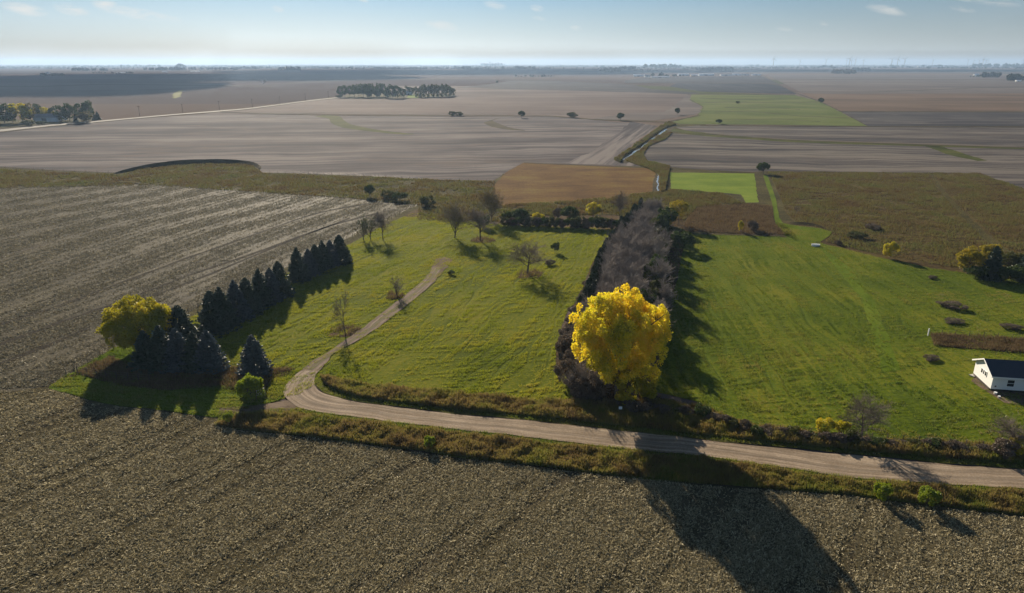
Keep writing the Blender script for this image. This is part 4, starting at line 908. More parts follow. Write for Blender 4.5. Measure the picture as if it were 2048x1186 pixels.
# livestock tank (white spot) at the pasture gate, roadside sign, openwork sign
m = MB()
rings = [(0, .0), (.0, 1.0), (.55, 1.02), (.6, 1.06), (.6, .95), (.3, .92), (.3, 0)]
nseg = 20; vs = []; fs = []
for z, rad in rings: vs += [(rad * 1.3 * math.cos(2 * math.pi * i / nseg), rad * .8 * math.sin(2 * math.pi * i / nseg), z) for i in range(nseg)]
for j in range(len(rings) - 1): fs += [(j * nseg + i, j * nseg + (i + 1) % nseg, (j + 1) * nseg + (i + 1) % nseg, (j + 1) * nseg + i) for i in range(nseg)]
m.add(vs, fs); o = m.build('water_tank', M_TRIM, None, g(1631, 492, .08)); tag(o, 'small white oval tank in the grass at the top corner of the east pasture', 'tank')
sg = empty('roadside_sign', g(1240, 829)); m = MB(); m.tube((0, 0, 0), (0, 0, 1.45), .045, .04, 6); m.build('post', M_WOOD, sg)
m = MB(); m.box(-.28, .28, -.07, -.04, 1.0, 1.5); m.build('board', M_TRIM, sg); tag(sg, 'small white sign on a post below the golden cottonwood', 'sign')
lg = empty('openwork_sign', g(523, 800), R(50)); m = MB()
for x in (-.85, .85): m.tube((x, 0, 0), (x, 0, 2.3), .04, .04, 6)
m.build('post', M_WOOD, lg); m = MB()
for i in range(4):            # four open loops of white rod, one beside the other
    cx = -.6 + .4 * i
    for a, b in (((cx-.14, 1.1), (cx+.14, 1.1)), ((cx+.14, 1.1), (cx+.14, 1.5)), ((cx+.14, 1.5), (cx-.14, 1.6)), ((cx-.14, 1.6), (cx-.14, 2.0)), ((cx-.14, 2.0), (cx+.14, 2.0)), ((cx-.14,1.1),(cx-.14,1.35)), ((cx+.14,2.0),(cx+.14,1.75))):
        m.tube((a[0], -.03, a[1]), (b[0], -.03, b[1]), .028, .028, 5)
m.tube((-.85, 0, 1.05), (.85, 0, 1.05), .02, .02, 5); m.tube((-.85, 0, 2.05), (.85, 0, 2.05), .02, .02, 5)
m.build('white_rods', M_TRIM, lg); tag(lg, 'white openwork sign half hidden in shade by the green bush', 'sign')

# gabled farm buildings far away: length, depth, eave height in metres
M_BLUE = plain('pale_metal_wall', (.55, .58, .62), (.6, .62, .65), .2, .5, .4)
M_RFW = plain('white_metal_roof', (.75, .76, .78), (.68, .69, .71), .2, .35, .5, .2)
M_RFG = plain('grey_roof', (.16, .17, .18), (.22, .22, .23), .5, .7, .3)
def shed(name, px, py, L, Dp, he, hr, rz, wmat, rmat, label, cat='barn', group=None):
    root = empty(name, g(px, py, 0), rz); tag(root, label, cat, group)
    m = MB(); a, b = L / 2, Dp / 2
    m.add([(-a,-b,0),(a,-b,0),(a,b,0),(-a,b,0),(-a,-b,he),(a,-b,he),(a,b,he),(-a,b,he),(-a,0,hr),(a,0,hr)], [(0,1,5,4),(2,3,7,6),(3,0,4,8,7),(1,2,6,9,5)]); m.build('wall', wmat, root)
    m = MB(); o_ = .5; s_ = (hr - he) / b
    for sg_ in (-1, 1):
        q = [(-a-o_, sg_*(b+o_), he-s_*o_+.05), (a+o_, sg_*(b+o_), he-s_*o_+.05), (a+o_, 0, hr+.05), (-a-o_, 0, hr+.05)]
        m.add(q + [(x, y, z+.3) for x, y, z in q], [(0,1,2,3),(7,6,5,4),(0,4,5,1),(1,5,6,2),(3,7,4,0),(2,6,7,3)])
    m.build('roof', rmat, root)
    m = MB(); m.box(-a*.3, a*.1, -b-.08, -b-.02, .05, he*.8); m.build('door', M_RFG, root)
    return root
shed('farmhouse', 96, 243.5, 22, 9, 4.6, 7.4, R(8), M_BLUE, M_RFG, 'blue-grey farmhouse under the trees at left', 'house')
shed('farm_shed', 16, 241, 10, 6, 3, 4.4, R(8), plain('dull_red_paint', (.3, .09, .07), (.36, .13, .1), .5), M_RFW, 'small reddish shed behind the trees at far left', 'shed')
shed('farm_shed', 123, 240.5, 9, 6, 2.8, 4, R(5), M_WHITE, M_RFW, 'small white shed seen under the trees right of the farmhouse', 'shed')
shed('farmhouse', 817, 190, 12, 8, 4, 6.5, R(20), M_BLUE, M_RFW, 'pale blue-roofed house in the gap of the mid-distance grove', 'house')
for x, y, L, Dp, he, hr, w_, rf, lab in [(345, 138.5, 45, 25, 6, 10, M_WHITE, M_RFW, 'bright white-roofed shed on the far left horizon'), (242, 146.6, 50, 14, 4, 6, M_WHITE, M_RFW, 'low white farm sheds in the far-left shade'), (95, 148, 22, 12, 5, 9, M_WHITE, M_RFG, 'faint pale house in the far-left grove'), (330, 144.5, 30, 12, 4, 6, M_BLUE, M_RFW, 'pale low shed below the white-roofed shed'), (390, 144, 60, 14, 4, 6, M_BLUE, M_RFW, 'long pale shed right of the white-roofed shed'), (573, 137, 32, 18, 7, 10, M_WHITE, M_RFW, 'white shed in the dark grove left of centre'),
        (1278, 153, 48, 18, 5, 8, M_BLUE, M_RFW, 'leftmost pale blue shed of the distant farm row'), (1294, 154, 22, 14, 5, 8, M_WHITE, M_RFG, 'small pale shed second in the distant farm row'), (1320, 155, 75, 14, 3, 4.5, M_WHITE, M_RFW, 'long low white shed in the distant farm row'), (1366, 151.5, 50, 20, 6, 9, M_BLUE, M_RFW, 'pale blue shed in the middle of the distant farm row'), (1388, 152.5, 30, 14, 5, 7, plain('tan_wall', (.6,.5,.42), (.55,.46,.4), .5), M_RFW, 'tan-fronted shed in the middle of the distant farm row'),
        (1412, 151.5, 70, 20, 6, 9, M_BLUE, M_RFW, 'widest pale blue shed in the distant farm row'), (1452, 151.5, 55, 16, 5, 7, M_WHITE, M_RFG, 'grey-roofed shed right of the widest one'), (1473, 151, 40, 16, 5, 8, M_WHITE, M_RFW, 'white shed third from the right in the distant farm row'), (1490, 151, 34, 16, 5, 7, M_BLUE, M_RFG, 'white shed second from the right in the distant farm row'), (1512, 151, 44, 16, 5, 7, M_BLUE, M_RFW, 'rightmost shed of the distant farm row'),
        (1838, 134, 40, 30, 14, 18, M_WHITE, M_RFW, 'tiny white building below the turbines'), (1952, 152, 22, 12, 6, 10, M_WHITE, M_RFW, 'small bright white building by the dark grove at right'), (1985, 133, 90, 20, 8, 12, M_WHITE, M_RFW, 'long white building on the far right horizon'), (2036, 163, 14, 8, 3, 4.5, M_WHITE, M_RFW, 'small white shed below the grove at the right edge')]:
    shed('farm_shed', x, y, L, Dp, he, hr, R(random.uniform(-12, 12)), w_, rf, lab)
# grain elevator: separate silos
def silo(px, py, rad, hgt, cone, lab, grp):
    root = empty('grain_silo', g(px, py)); tag(root, lab, 'silo', grp); m = MB(); m.tube((0,0,0), (0,0,hgt), rad, rad, 20); m.build('bin', M_STEEL, root, smooth=False)
    m = MB(); m.tube((0,0,hgt + .05), (0,0,hgt+cone), rad * 1.04, rad*.12, 20); m.tube((0,0,hgt+cone), (0,0,hgt+cone+3), rad*.1, rad*.1, 8); m.build('roof', M_RFG, root)
for i, (x, hgt, cn) in enumerate([(969.5, 44, 9), (974, 44, 9), (985.5, 44, 13), (991, 44, 13), (997, 44, 15), (1003, 44, 15)]):
    silo(x, 132.6, 20, hgt, cn, 'hazy cone-roofed grain silo on the centre horizon, number %s from the left' % ('one', 'two', 'three', 'four', 'five', 'six')[i], 'grain silos on the horizon')
root = empty('elevator_tower', g(979.5, 132.6)); tag(root, 'narrow grain elevator tower rising above the silos', 'tower')
m = MB(); m.box(-9, 9, -9, 9, 0, 60); m.build('shaft', M_STEEL, root); m = MB(); m.box(-6, 6, -6, 6, 60, 72); m.tube((0,0,72), (0,0,84), 1.5, 1, 6); m.tube((22,0,0), (22,0,70), 3, 3, 6); m.tube((22,0,70), (0,0,66), 2, 2, 6); m.build('headhouse', M_RFG, root)

# ------------------------------------------------------------------ wind turbines
HUB, BL = 95.0, 38.0
tm = MB(); tm.tube((0,0,0), (0,0,HUB - 2), 2.9, 2.0, 14); TOWER = tm.mesh('tower', M_TURB, True)
nm = MB(); nm.box(-2.4, 2.4, -2, 9, HUB - 2.4, HUB + 2.4); nm.box(-1.8, 1.8, 9, 10.5, HUB - 1.6, HUB + 1.6); NAC = nm.mesh('nacelle', M_TURB)
hm = MB(); hm.tube((0,-2,0), (0,-6,0), 2.4, 1.0, 12); HUBM = hm.mesh('hub', M_TURB)
bm_ = MB(); st = [(0, 1.3, 1.3), (4, 1.8, 1.2), (8, 2.6, 1.0), (20, 2.2, .8), (31, 1.6, .6), (38, .8, .3)]
vs = []; fs = []
for z, c, t in st:
    vs += [(-c*.35, 0, z), (0, -t, z), (c, 0, z), (0, t, z)]
for j in range(len(st) - 1):
    for i in range(4): fs.append((4*j+i, 4*j+(i+1)%4, 4*j+4+(i+1)%4, 4*j+4+i))
fs += [(3,2,1,0), (20,21,22,23)]; bm_.add(vs, fs); BLADE = bm_.mesh('blade', M_TURB)
tl = [(1545.6,118,3,'leftmost and large wind turbine, apart from the rest'), (1598.7,120.6,40,'faint wind turbine right of the large leftmost one'), (1650.6,120.2,60,'wind turbine midway to the first cluster'), (1692,120.5,15,'faint turbine left in the first cluster'), (1697,117.8,33,'largest wind turbine of the first cluster'), (1701.5,120,10,'faint turbine just right of the largest in the first cluster'), (1709,119.6,20,'wind turbine second from the right in the first cluster'), (1725.5,120.2,8,'rightmost wind turbine of the first cluster'),
      (1781.5,119,50,'left wind turbine of the group of three'), (1793,118.2,20,'middle wind turbine of the group of three'), (1807,118.8,45,'right wind turbine of the group of three'), (1864,120.4,75,'lone wind turbine between the group of three and the far cluster'), (1934,120.6,70,'leftmost wind turbine of the far right cluster'), (1946,121,100,'second wind turbine of the far right cluster'), (1956,120.4,35,'third wind turbine of the far right cluster'), (1963.5,118.6,5,'largest wind turbine of the far right cluster'), (1970,120.4,50,'thin wind turbine hugging the largest in the far right cluster'), (1974,120.8,25,'rightmost wind turbine of the far right cluster'), (2044.5,120,15,'wind turbine at the right edge of the frame')]
for x, hy, ph, lab in tl:
    D = (HUB - H) * 1443 / (HOR - hy); p = at_dist(x, D, 0)
    root = empty('wind_turbine', p, R(random.uniform(-25, 25))); tag(root, lab, 'wind turbine', 'wind turbines on the horizon')
    obj('tower', TOWER, root); obj('nacelle', NAC, root); hb = obj('hub', HUBM, root, (0, 0, HUB))
    for k in range(3):
        b = obj('blade', BLADE, root, (0, -4, HUB)); b.rotation_euler = (0, R(ph + 120 * k), 0)

# ------------------------------------------------------------------ utility poles, fences
pm = MB(); pm.tube((0,0,0), (0,0,10.5), .22, .16, 8); POLE = pm.mesh('pole', M_WOOD); am = MB(); am.box(-1.3,1.3,-.08,.08,9.6,9.8)
for x in (-1.1, 0.35, 1.1): am.tube((x,0,9.8), (x,0,10.1), .06, .05, 6)
ARM = am.mesh('crossarm', M_WOOD)
ords = ['nearest the farmstead', 'second from the farmstead', 'at the road corner', 'just past the road corner', 'second past the road corner', 'third past the road corner', 'beside the mid-distance grove']
polep = [(279.5,231.5),(366,227),(439,219.5),(505,214),(560,208),(611,200.5),(657,195.5)]
for (x, y), od in zip(polep, ords):
    root = empty('utility_pole', g(x, y), R(35)); tag(root, 'wooden utility pole along the far county road, ' + od, 'utility pole', 'utility poles along the county road'); obj('pole', POLE, root); obj('crossarm', ARM, root)
def fence(pts, n, hgt, label, rad=.07, wires=3):
    root = empty('fence', g(*pts[0])); tag(root, label, 'fence'); o0 = g(*pts[0]); P = [g(*p) for p in pts]
    seg = [np.linalg.norm(P[i+1]-P[i]) for i in range(len(P)-1)]; tot = sum(seg); m = MB(); m.tube((0,0,0), (0,0,hgt), rad, rad*.8, 6); pme = m.mesh('post', M_WOOD); C = []
    for k in range(n):
        d = tot * k / (n - 1); i = 0
        while i < len(seg) - 1 and d > seg[i]: d -= seg[i]; i += 1
        q = P[i] + (P[i+1] - P[i]) * min(1, d / seg[i]) - o0; C.append(q); o = obj('post', pme, root, tuple(q)); o.rotation_euler = (random.uniform(-.06,.06), random.uniform(-.06,.06), random.uniform(0, 3))
    wmb = MB()
    for k in range(n - 1):
        for j in range(wires):
            z = hgt * (.35 + .6 * j / max(1, wires - 1)); wmb.tube(tuple(C[k] + [0,0,z]), tuple(C[k+1] + [0,0,z]), .008, .008, 3, False)
    wmb.build('wire', M_WIRE, root)
fence([(150,746),(215,706),(350,642),(402,614),(560,543),(702,476),(760,450),(835,412)], 46, 1.4, 'post and wire fence between the stubble field and the spruces')
fence([(133,752),(150,746),(220,757),(300,764)], 9, 1.5, 'short fence with leaning posts at the green corner left', .1)
fence([(1500,858),(1602,870),(1750,882),(1960,898),(2100,914)], 20, 1.4, 'wire fence along the brush above the gravel road')
fence([(1857,671),(1900,672),(2048,682),(2110,686)], 10, 1.4, 'fence along the upper edge of the brown strip by the white house')
fence([(1358,462),(1460,466),(1568,473)], 16, 1.2, 'thin fence along the brown patch at the top of the east pasture')
fence([(-60,333),(100,343),(240,348)], 16, 1.5, 'far fence along the valley at left')
fence([(524,346),(600,348),(750,354),(860,361),(990,363.5)], 30, 1.5, 'far fence below the large soybean field')
gp = empty('gate_post', g(1855.5, 672)); m = MB(); m.box(-.09,.09,-.09,.09,0,1.7); m.build('post', M_TRIM, gp); tag(gp, 'white gate post at the left end of the brown strip', 'post')

# ------------------------------------------------------------------ bird just above the horizon
bpos = at_dist(709, 260, H + .25); m = MB()
nb = 10; prof = [(-.28, .01), (-.18, .05), (-.05, .085), (.08, .08), (.17, .05), (.22, .05), (.27, .035), (.31, .008)]
vs = []; fs = []
for y, rr in prof: vs += [(rr * math.cos(2*math.pi*i/nb), y, rr * math.sin(2*math.pi*i/nb)) for i in range(nb)]
for j in range(len(prof) - 1): fs += [(j*nb+i, j*nb+(i+1)%nb, (j+1)*nb+(i+1)%nb, (j+1)*nb+i) for i in range(nb)]
m.add(vs, fs)
for sx in (-1, 1):
    m.add([(sx*.05,.1,.03),(sx*.05,-.1,.03),(sx*.32,-.08,.17),(sx*.34,.12,.17),(sx*.6,-.1,.08),(sx*.58,.02,.08),(sx*.05,.1,.045),(sx*.05,-.1,.045),(sx*.32,-.08,.185),(sx*.34,.12,.185)], [(0,1,2,3),(3,2,4,5),(6,9,8,7)])
m.add([(-.05,-.24,.01),(.05,-.24,.01),(.1,-.42,.01),(-.1,-.42,.01),(-.05,-.24,.02),(.05,-.24,.02),(.1,-.42,.02),(-.1,-.42,.02)], [(3,2,1,0),(4,5,6,7),(2,3,7,6)])
o = m.build('bird', plain('dark_feathers', (.02,.018,.016), (.03,.026,.022), 5), None, tuple(bpos)); o.rotation_euler = (0, 0, .2); tag(o, 'small dark bird in flight just above the horizon', 'bird')

# ------------------------------------------------------------------ grass, weeds and straw
def inside(P, poly):
    x, y = P[:, 0], P[:, 1]; c = np.zeros(len(P), bool); n = len(poly)
    for i in range(n):
        x0, y0 = poly[i]; x1, y1 = poly[(i + 1) % n]
        with np.errstate(divide='ignore', invalid='ignore'):
            c ^= ((y0 > y) != (y1 > y)) & (x < (x1 - x0) * (y - y0) / (y1 - y0 + 1e-12) + x0)
    return c
def scatter(poly, n, r, power=0.0):
    poly = np.array(poly); lo = poly.min(0); hi = poly.max(0); out = []; tot = 0
    while tot < n:
        P = r.uniform(lo, hi, (n * 2, 2)); P = P[inside(P, poly)]
        if power:
            d = np.hypot(P[:, 0], P[:, 1]); P = P[r.random(len(P)) < (45.0 / np.maximum(d, 45)) ** power]
        out.append(P); tot += len(P)
    return np.concatenate(out)[:n]
def _vn(x, y, seed):
    xi = np.floor(x).astype(np.int64); yi = np.floor(y).astype(np.int64); fx = x - xi; fy = y - yi
    fx = fx*fx*(3-2*fx); fy = fy*fy*(3-2*fy)
    def h(i, j):
        n = (i*374761393 + j*668265263 + int(seed*1013)*974634777) & 0xffffffff
        n = ((n ^ (n >> 13)) * 1274126177) & 0xffffffff
        return ((n ^ (n >> 16)) & 0xffff) / 65535.0
    return (h(xi,yi)*(1-fx)+h(xi+1,yi)*fx)*(1-fy) + (h(xi,yi+1)*(1-fx)+h(xi+1,yi+1)*fx)*fy
def nz(P, s, seed=0.0):
    x, y = P[:,0], P[:,1]
    v = _vn(x/s, y/s, seed)*.5 + _vn(x/s*2.1+7, y/s*2.1, seed+1)*.3 + _vn(x/s*4.3, y/s*4.3+3, seed+2)*.2
    return np.clip((v-.5)*1.7+.5, 0, 1)
def nz_old(P, s, seed=0.0):
    a = np.sin(P[:,0]/s + seed + 1.7*np.sin(P[:,1]/s*.8+seed)) + np.sin(P[:,1]/s*1.3 + 2.1*np.sin(P[:,0]/s*.6+1.3+seed)) + np.sin((P[:,0]+P[:,1])/s*2.3+seed*2)
    return np.clip(a / 6 + .5, 0, 1)
def blades(name, px_poly, n, h0, h1, wd, mat, label, z=.12, power=0.0, clump=3.0, seed=1, lean=.35, cat='grass', thin=0.0, world=False, ani=None, tracks=None):
    r = np.random.default_rng(seed); poly = px_poly if world else ring_world(px_poly, 0); P = scatter(poly, n, r, power)
    if ani:      # wind-rows: ridges along a bearing
        k = 0
        for b_, al, ac, wt in ani:
            Q = np.stack([(P[:,0]*math.sin(b_) + P[:,1]*math.cos(b_)) / al, (P[:,0]*math.cos(b_) - P[:,1]*math.sin(b_)) / ac], 1)
            Q[:, 1] += 3.0 * nz(P, 30.0, seed + 9)
            k = k + wt * nz(Q, 1.0, seed)
    else: k = nz(P, clump, seed)
    for T, hw_ in (tracks or []):
        lo_ = np.min(T, 0) - 1; hi_ = np.max(T, 0) + 1
        near = np.where(((P > lo_) & (P < hi_)).all(1))[0]; kill = np.zeros(len(P), bool)
        for i in range(len(T) - 1):
            a_, b_ = T[i], T[i + 1]; d_ = b_ - a_; Q = P[near]; t_ = np.clip(((Q - a_) @ d_) / (d_ @ d_), 0, 1)
            kill[near[np.linalg.norm(Q - (a_ + t_[:, None] * d_), axis=1) < hw_]] = True
        kill &= r.random(len(P)) < .93
        P = P[~kill]; k = k[~kill]
    if thin: keep = r.random(len(P)) < np.clip((k - thin) * 4, .03, 1); P = P[keep]; k = k[keep]
    n = len(P); hh = (h0 + (h1 - h0) * k) * r.uniform(.55, 1.15, n); a = r.uniform(0, 2*math.pi, n); la = r.uniform(0, 2*math.pi, n); l = hh * lean * r.random(n)
    ww = wd * r.uniform(.6, 1.4, n); B0 = np.stack([P[:,0], P[:,1], np.full(n, z)], 1); dx = np.stack([np.cos(a)*ww/2, np.sin(a)*ww/2, np.zeros(n)], 1)
    T = B0 + np.stack([np.cos(la)*l, np.sin(la)*l, hh], 1)
    V = np.stack([B0 - dx, B0 + dx, T + dx*.35, T - dx*.35], 1).reshape(-1, 3); Fc = np.arange(4*n).reshape(-1, 4)
    o = obj(name, mesh_np(name, V, Fc, mat)); tag(o, label, cat, None, 'stuff'); return o
M_WEED = leaf_mat('roadside_weeds', [(.10, .065, .033), (.18, .125, .05), (.25, .195, .06), (.20, .20, .035), (.09, .12, .02)], .35, .16, .65)
M_WEEDB = leaf_mat('brown_weed_stems', [(.08, .055, .028), (.13, .09, .045), (.19, .13, .065), (.12, .12, .04)], .3, .3, .5)
M_GRS = leaf_mat('grass_blades', [(.11, .15, .012), (.20, .235, .016), (.31, .30, .024), (.29, .24, .045)], .5, .07, .65)
M_GRS2 = leaf_mat('grass_blades_east', [(.055, .095, .010), (.11, .16, .016), (.19, .205, .026), (.25, .20, .06)], .5, .06, .7)
M_SEDGE = leaf_mat('prairie_stems', [(.10, .055, .03), (.14, .10, .035), (.15, .145, .04), (.09, .115, .03)], .35, .06, .6)
M_STRAW = leaf_mat('corn_straw', [(.13, .108, .056), (.23, .193, .104), (.34, .29, .165), (.60, .53, .34)], .4, .5, .1, .008)
NVI = [(x, y) for x, y in NV[:13]] + [(2200,938),(2048,928),(1873,917),(1705,901),(1536,884),(1403,871),(1277,857),(1180,846),(1100,838),(1024,830),(942,823),(841,812),(775,804),(727,797),(692,789),(664,778),(648,768)]
SVI = [(455,838),(520,832),(606,830),(638,836),(700,843),(765,852),(841,862),(942,872),(1024,881),(1100,890),(1180,900),(1277,910),(1403,922),(1536,940),(1705,965),(1873,978),(2048,989),(2200,1001)] + SV[19:]
blades('verge_grass', NV, 50000, .05, .3, .07, M_GRS2, 'short green grass along the far side of the gravel road', seed=13, clump=1.5)
blades('verge_grass', SV, 60000, .05, .35, .07, M_GRS2, 'short green grass along the near side of the gravel road', seed=14, clump=1.5)
blades('roadside_weeds', NVI, 70000, .3, 1.25, .12, M_WEED, 'tall mixed weeds between the pasture and the gravel road', clump=2.4, seed=3)
blades('roadside_weeds', SVI, 85000, .25, 1.15, .11, M_WEED, 'tall mixed weeds in the ditch on the near side of the gravel road', clump=2.0, seed=4)
blades('brown_weeds', BP, 14000, .3, .9, .10, M_WEEDB, 'knee-high brown weeds in front of the near clump of spruces', clump=3, seed=5)
blades('brown_weeds', [(1860,668),(2150,684),(2150,716),(1990,702),(1868,692)], 9000, .3, .8, .1, M_WEEDB, 'brown weeds in the strip behind the white house', seed=6)
blades('brown_weeds', [(1395,415),(1500,408),(1545,412),(1548,445),(1570,470),(1480,468),(1368,462),(1372,440)], 22000, .3, .9, .14, M_WEEDB, 'brown weeds in the patch beyond the east pasture', seed=7)
for i, pts in enumerate(([(652,674),(664,657),(700,650),(724,655),(712,670),(692,676)], [(1026,558),(1038,543),(1070,540),(1088,545),(1078,558)], [(770,599),(778,585),(800,583),(810,592),(795,600)], [(938,484),(955,473),(985,475),(994,483),(965,488)])):
    blades('brown_weeds', pts, 700, .3, 1.0, .08, M_WEEDB, thin=.3, clump=1.5, label= ('brown weeds round the foot of the forked tree', 'brown weeds round the foot of the tree alone in the pasture', 'brown weeds round the small tree by the drive', 'brown weeds round the thinner bare tree')[i], seed=8 + i)
def wob(T, amp, seed):
    T = catmull(T, 5); return np.array([p + amp * np.array([mnoise.noise(Vector((p[0] / 14, p[1] / 14, seed))), mnoise.noise(Vector((p[0] / 14, p[1] / 14, seed + 9)))]) for p in T])
rt = np.random.default_rng(44); T1 = []; T2 = []
e0 = g(1135, 790)[:2]; e1 = g(1236, 462)[:2]; ev = (e1 - e0) / np.linalg.norm(e1 - e0); en = np.array([ev[1], -ev[0]]); eL = np.linalg.norm(e1 - e0)
for j, off in enumerate([-3, -4.8, -7.5, -9.3, -13, -14.8, -18, -23, -24.8, -29, -33, -34.8, -40, -46, -52, -58]):
    a_, b_ = sorted(rt.uniform(0, 1, 2)); a_, b_ = (0.02, .98) if j < 4 else (max(0, a_ - .15), min(1, b_ + .15))
    skew = 1 if j < 8 else 1.25
    T1.append((wob([e0 + ev * eL * (a_ + (b_ - a_) * q) + en * off * (1 if j < 4 else (1 + .25 * (skew - 1) * q)) for q in np.linspace(0, 1, 7)], 2.2, j), .26))
cu = g(905, 742)[:2]
for j, (ra, rb) in enumerate([(8, 5), (11, 7), (14, 9), (17, 11), (21, 13.5), (25, 16), (30, 19)]):
    T1.append((wob([cu + np.array([ra * math.cos(t), rb * math.sin(t) + rb * .3]) for t in np.linspace(R(185), R(360), 11)], 1.5, j + 30), .24))
for (pa, pb) in [((705,700),(640,745)), ((900,600),(780,720)), ((960,560),(860,700)), ((1010,520),(900,640)), ((560,700),(700,560)), ((600,690),(740,540)), ((650,655),(780,530)), ((480,690),(560,620)), ((760,520),(840,440)), ((820,520),(880,450)), ((990,470),(1230,468)), ((960,500),(1200,505)), ((880,580),(1180,545))]:
    A_, B_ = g(*pa)[:2], g(*pb)[:2]; T1.append((wob([A_ + (B_ - A_) * q for q in np.linspace(0, 1, 6)], 4.0, pa[0] * .1), .24))
for j, x in enumerate([1392, 1412, 1440, 1452, 1480, 1492, 1518, 1545, 1556, 1590, 1615, 1660, 1700]):
    y0 = rt.uniform(500, 600); y1 = rt.uniform(680, 830); A_ = g(x * 1.0, y0)[:2]; B_ = A_ + (g(x, y1)[1] - A_[1]) * np.array([rt.uniform(-.02, .05), 1])
    T2.append((wob([A_ + (B_ - A_) * q for q in np.linspace(0, 1, 8)], 2.5, j + 60), .24))
for (pa, pb) in [((1500,838),(1980,872)), ((1480,826),(1960,862)), ((1560,812),(1900,842)), ((1650,500),(1745,680)), ((1672,498),(1770,690)), ((1745,680),(1800,780)), ((1770,690),(1830,790)), ((1400,520),(1900,640)), ((1700,540),(2048,620)), ((1800,560),(2048,640)), ((1850,640),(1750,720)), ((1900,700),(1800,800)), ((1940,760),(1880,840))]:
    A_, B_ = g(*pa)[:2], g(*pb)[:2]; T2.append((wob([A_ + (B_ - A_) * q for q in np.linspace(0, 1, 6)], 4.0, pa[0] * .1), .24))
cu = g(1880, 690)[:2]
for j, (ra, rb) in enumerate([(9, 9), (12, 12), (15, 14), (19, 17), (23, 20)]):
    T2.append((wob([cu + np.array([ra * math.cos(t), rb * math.sin(t)]) for t in np.linspace(R(100), R(260), 9)], 2, j + 90), .24))
blades('pasture_grass', P1, 420000, .02, .42, .10, M_GRS, 'short mown grass of the centre pasture', z=.05, power=.8, seed=20, lean=.8, thin=.42, ani=[(R(78), 3.2, .6, .55), (R(25), 16, .8, .45)], tracks=T1)
blades('pasture_grass', P2, 420000, .02, .40, .10, M_GRS2, 'short mown grass of the east pasture', z=.05, power=.8, seed=21, lean=.8, thin=.42, ani=[(R(80), 3.2, .6, .5), (R(4), 16, .8, .5)], tracks=T2)
blades('prairie_grass', [(1536,344),(1960,347),(2048,378),(2150,402),(2150,600),(2048,556),(1950,542),(1870,530),(1750,508),(1650,484),(1668,466),(1640,455),(1590,447),(1572,425),(1556,385)], 110000, .2, .75, .22, M_SEDGE, 'rough prairie grass in olive and rust beyond the east pasture', clump=4.5, seed=22, thin=.15, tracks=[(np.array([g(*p)[:2] for p in ((1863,350),(1880,375),(1903,402),(1938,440),(1981,481),(2010,503))]), 1.7), (np.array([g(*p)[:2] for p in ((1700,455),(1800,470),(1900,478),(2048,486))]), .9), (np.array([g(*p)[:2] for p in ((1530,350),(1538,373),(1547,401),(1552,429),(1559,447),(1573,462))]), 1.6)])
blades('valley_grass', [(-160,330),(100,345),(240,350),(290,338),(350,331),(420,328),(500,329),(512,336),(524,347),(990,364),(985,400),(1000,445),(835,440),(837,411),(700,397),(300,371),(-160,380)], 70000, .3, 1.0, .3, M_SEDGE, 'rough grass in the valley strip between the stubble fields', clump=5, seed=23, thin=.1)
blades('scrub_grass', [(990,412),(1150,402),(1310,385),(1345,380),(1440,387),(1490,407),(1395,414),(1370,440),(1262,440),(1230,430),(1050,432),(1000,440)], 30000, .3, 1.1, .25, M_SEDGE, 'rough scrub grass between the hedge and the creek', clump=3.5, seed=24, thin=.1)
blades('green_grass', [(96,776),(130,752),(140,748),(215,704),(260,680),(420,700),(560,748),(600,742),(575,765),(569,790),(560,800),(470,826),(430,835),(240,812),(180,800)], 60000, .05, .4, .08, M_GRS2, 'green grass of the corner between the spruces and the stubble', z=.08, seed=26, lean=.7, ani=[(R(95), 3.0, .5, 1.0)], thin=.2)
blades('green_grass', [(1552,444),(1580,450),(1640,457),(1664,464),(1658,472),(1640,484),(1600,484),(1568,470)], 9000, .05, .3, .12, M_GRS2, 'lawn grass at the end of the mown path', z=.08, seed=27, lean=.7)
blades('creek_grass', [(1228,320),(1262,298),(1290,276),(1318,256),(1338,245),(1352,250),(1334,255),(1318,264),(1302,276),(1286,288),(1266,301),(1246,316),(1240,326)], 26000, .6, 2.2, .35, M_SEDGE, 'tall dark grass on the left bank of the creek', seed=28, clump=6)
blades('creek_grass', [(1250,322),(1275,304),(1300,284),(1330,264),(1345,266),(1330,280),(1298,292),(1286,310),(1294,324),(1340,336),(1330,384),(1320,383),(1318,350),(1296,338)], 26000, .4, 1.6, .3, M_SEDGE, 'grass on the right bank of the creek', seed=29, clump=6)
blades('litter_weeds', W, 24000, .2, .9, .12, M_WEEDB, 'dead weeds under the windbreak trees', seed=25)
TR_PX = [[(-60,712),(0,689),(120,645),(250,600),(380,550),(512,505),(620,465),(700,440),(790,418)], [(0,650),(150,600),(350,525),(512,468),(640,425),(760,404)], [(300,594),(420,548),(560,490),(700,436)], [(-80,755),(60,705),(180,655)]]
TRACKS = [[g(*p)[:2] for p in T] for T in TR_PX]
M_TRK = ground_mat('wheel_track_soil', [(.02,.016,.011),(.032,.026,.018),(.05,.041,.028)], FENCE_B, 6, .6, 8, .4, (.4,.4,.4), bump=.6)
for T in TR_PX:
    ribbon('wheel_track', [((x, y + 2.0 * (y / 560) ** 2), (x, y - 2.0 * (y / 560) ** 2)) for x, y in T], .07, M_TRK, amp=.9)
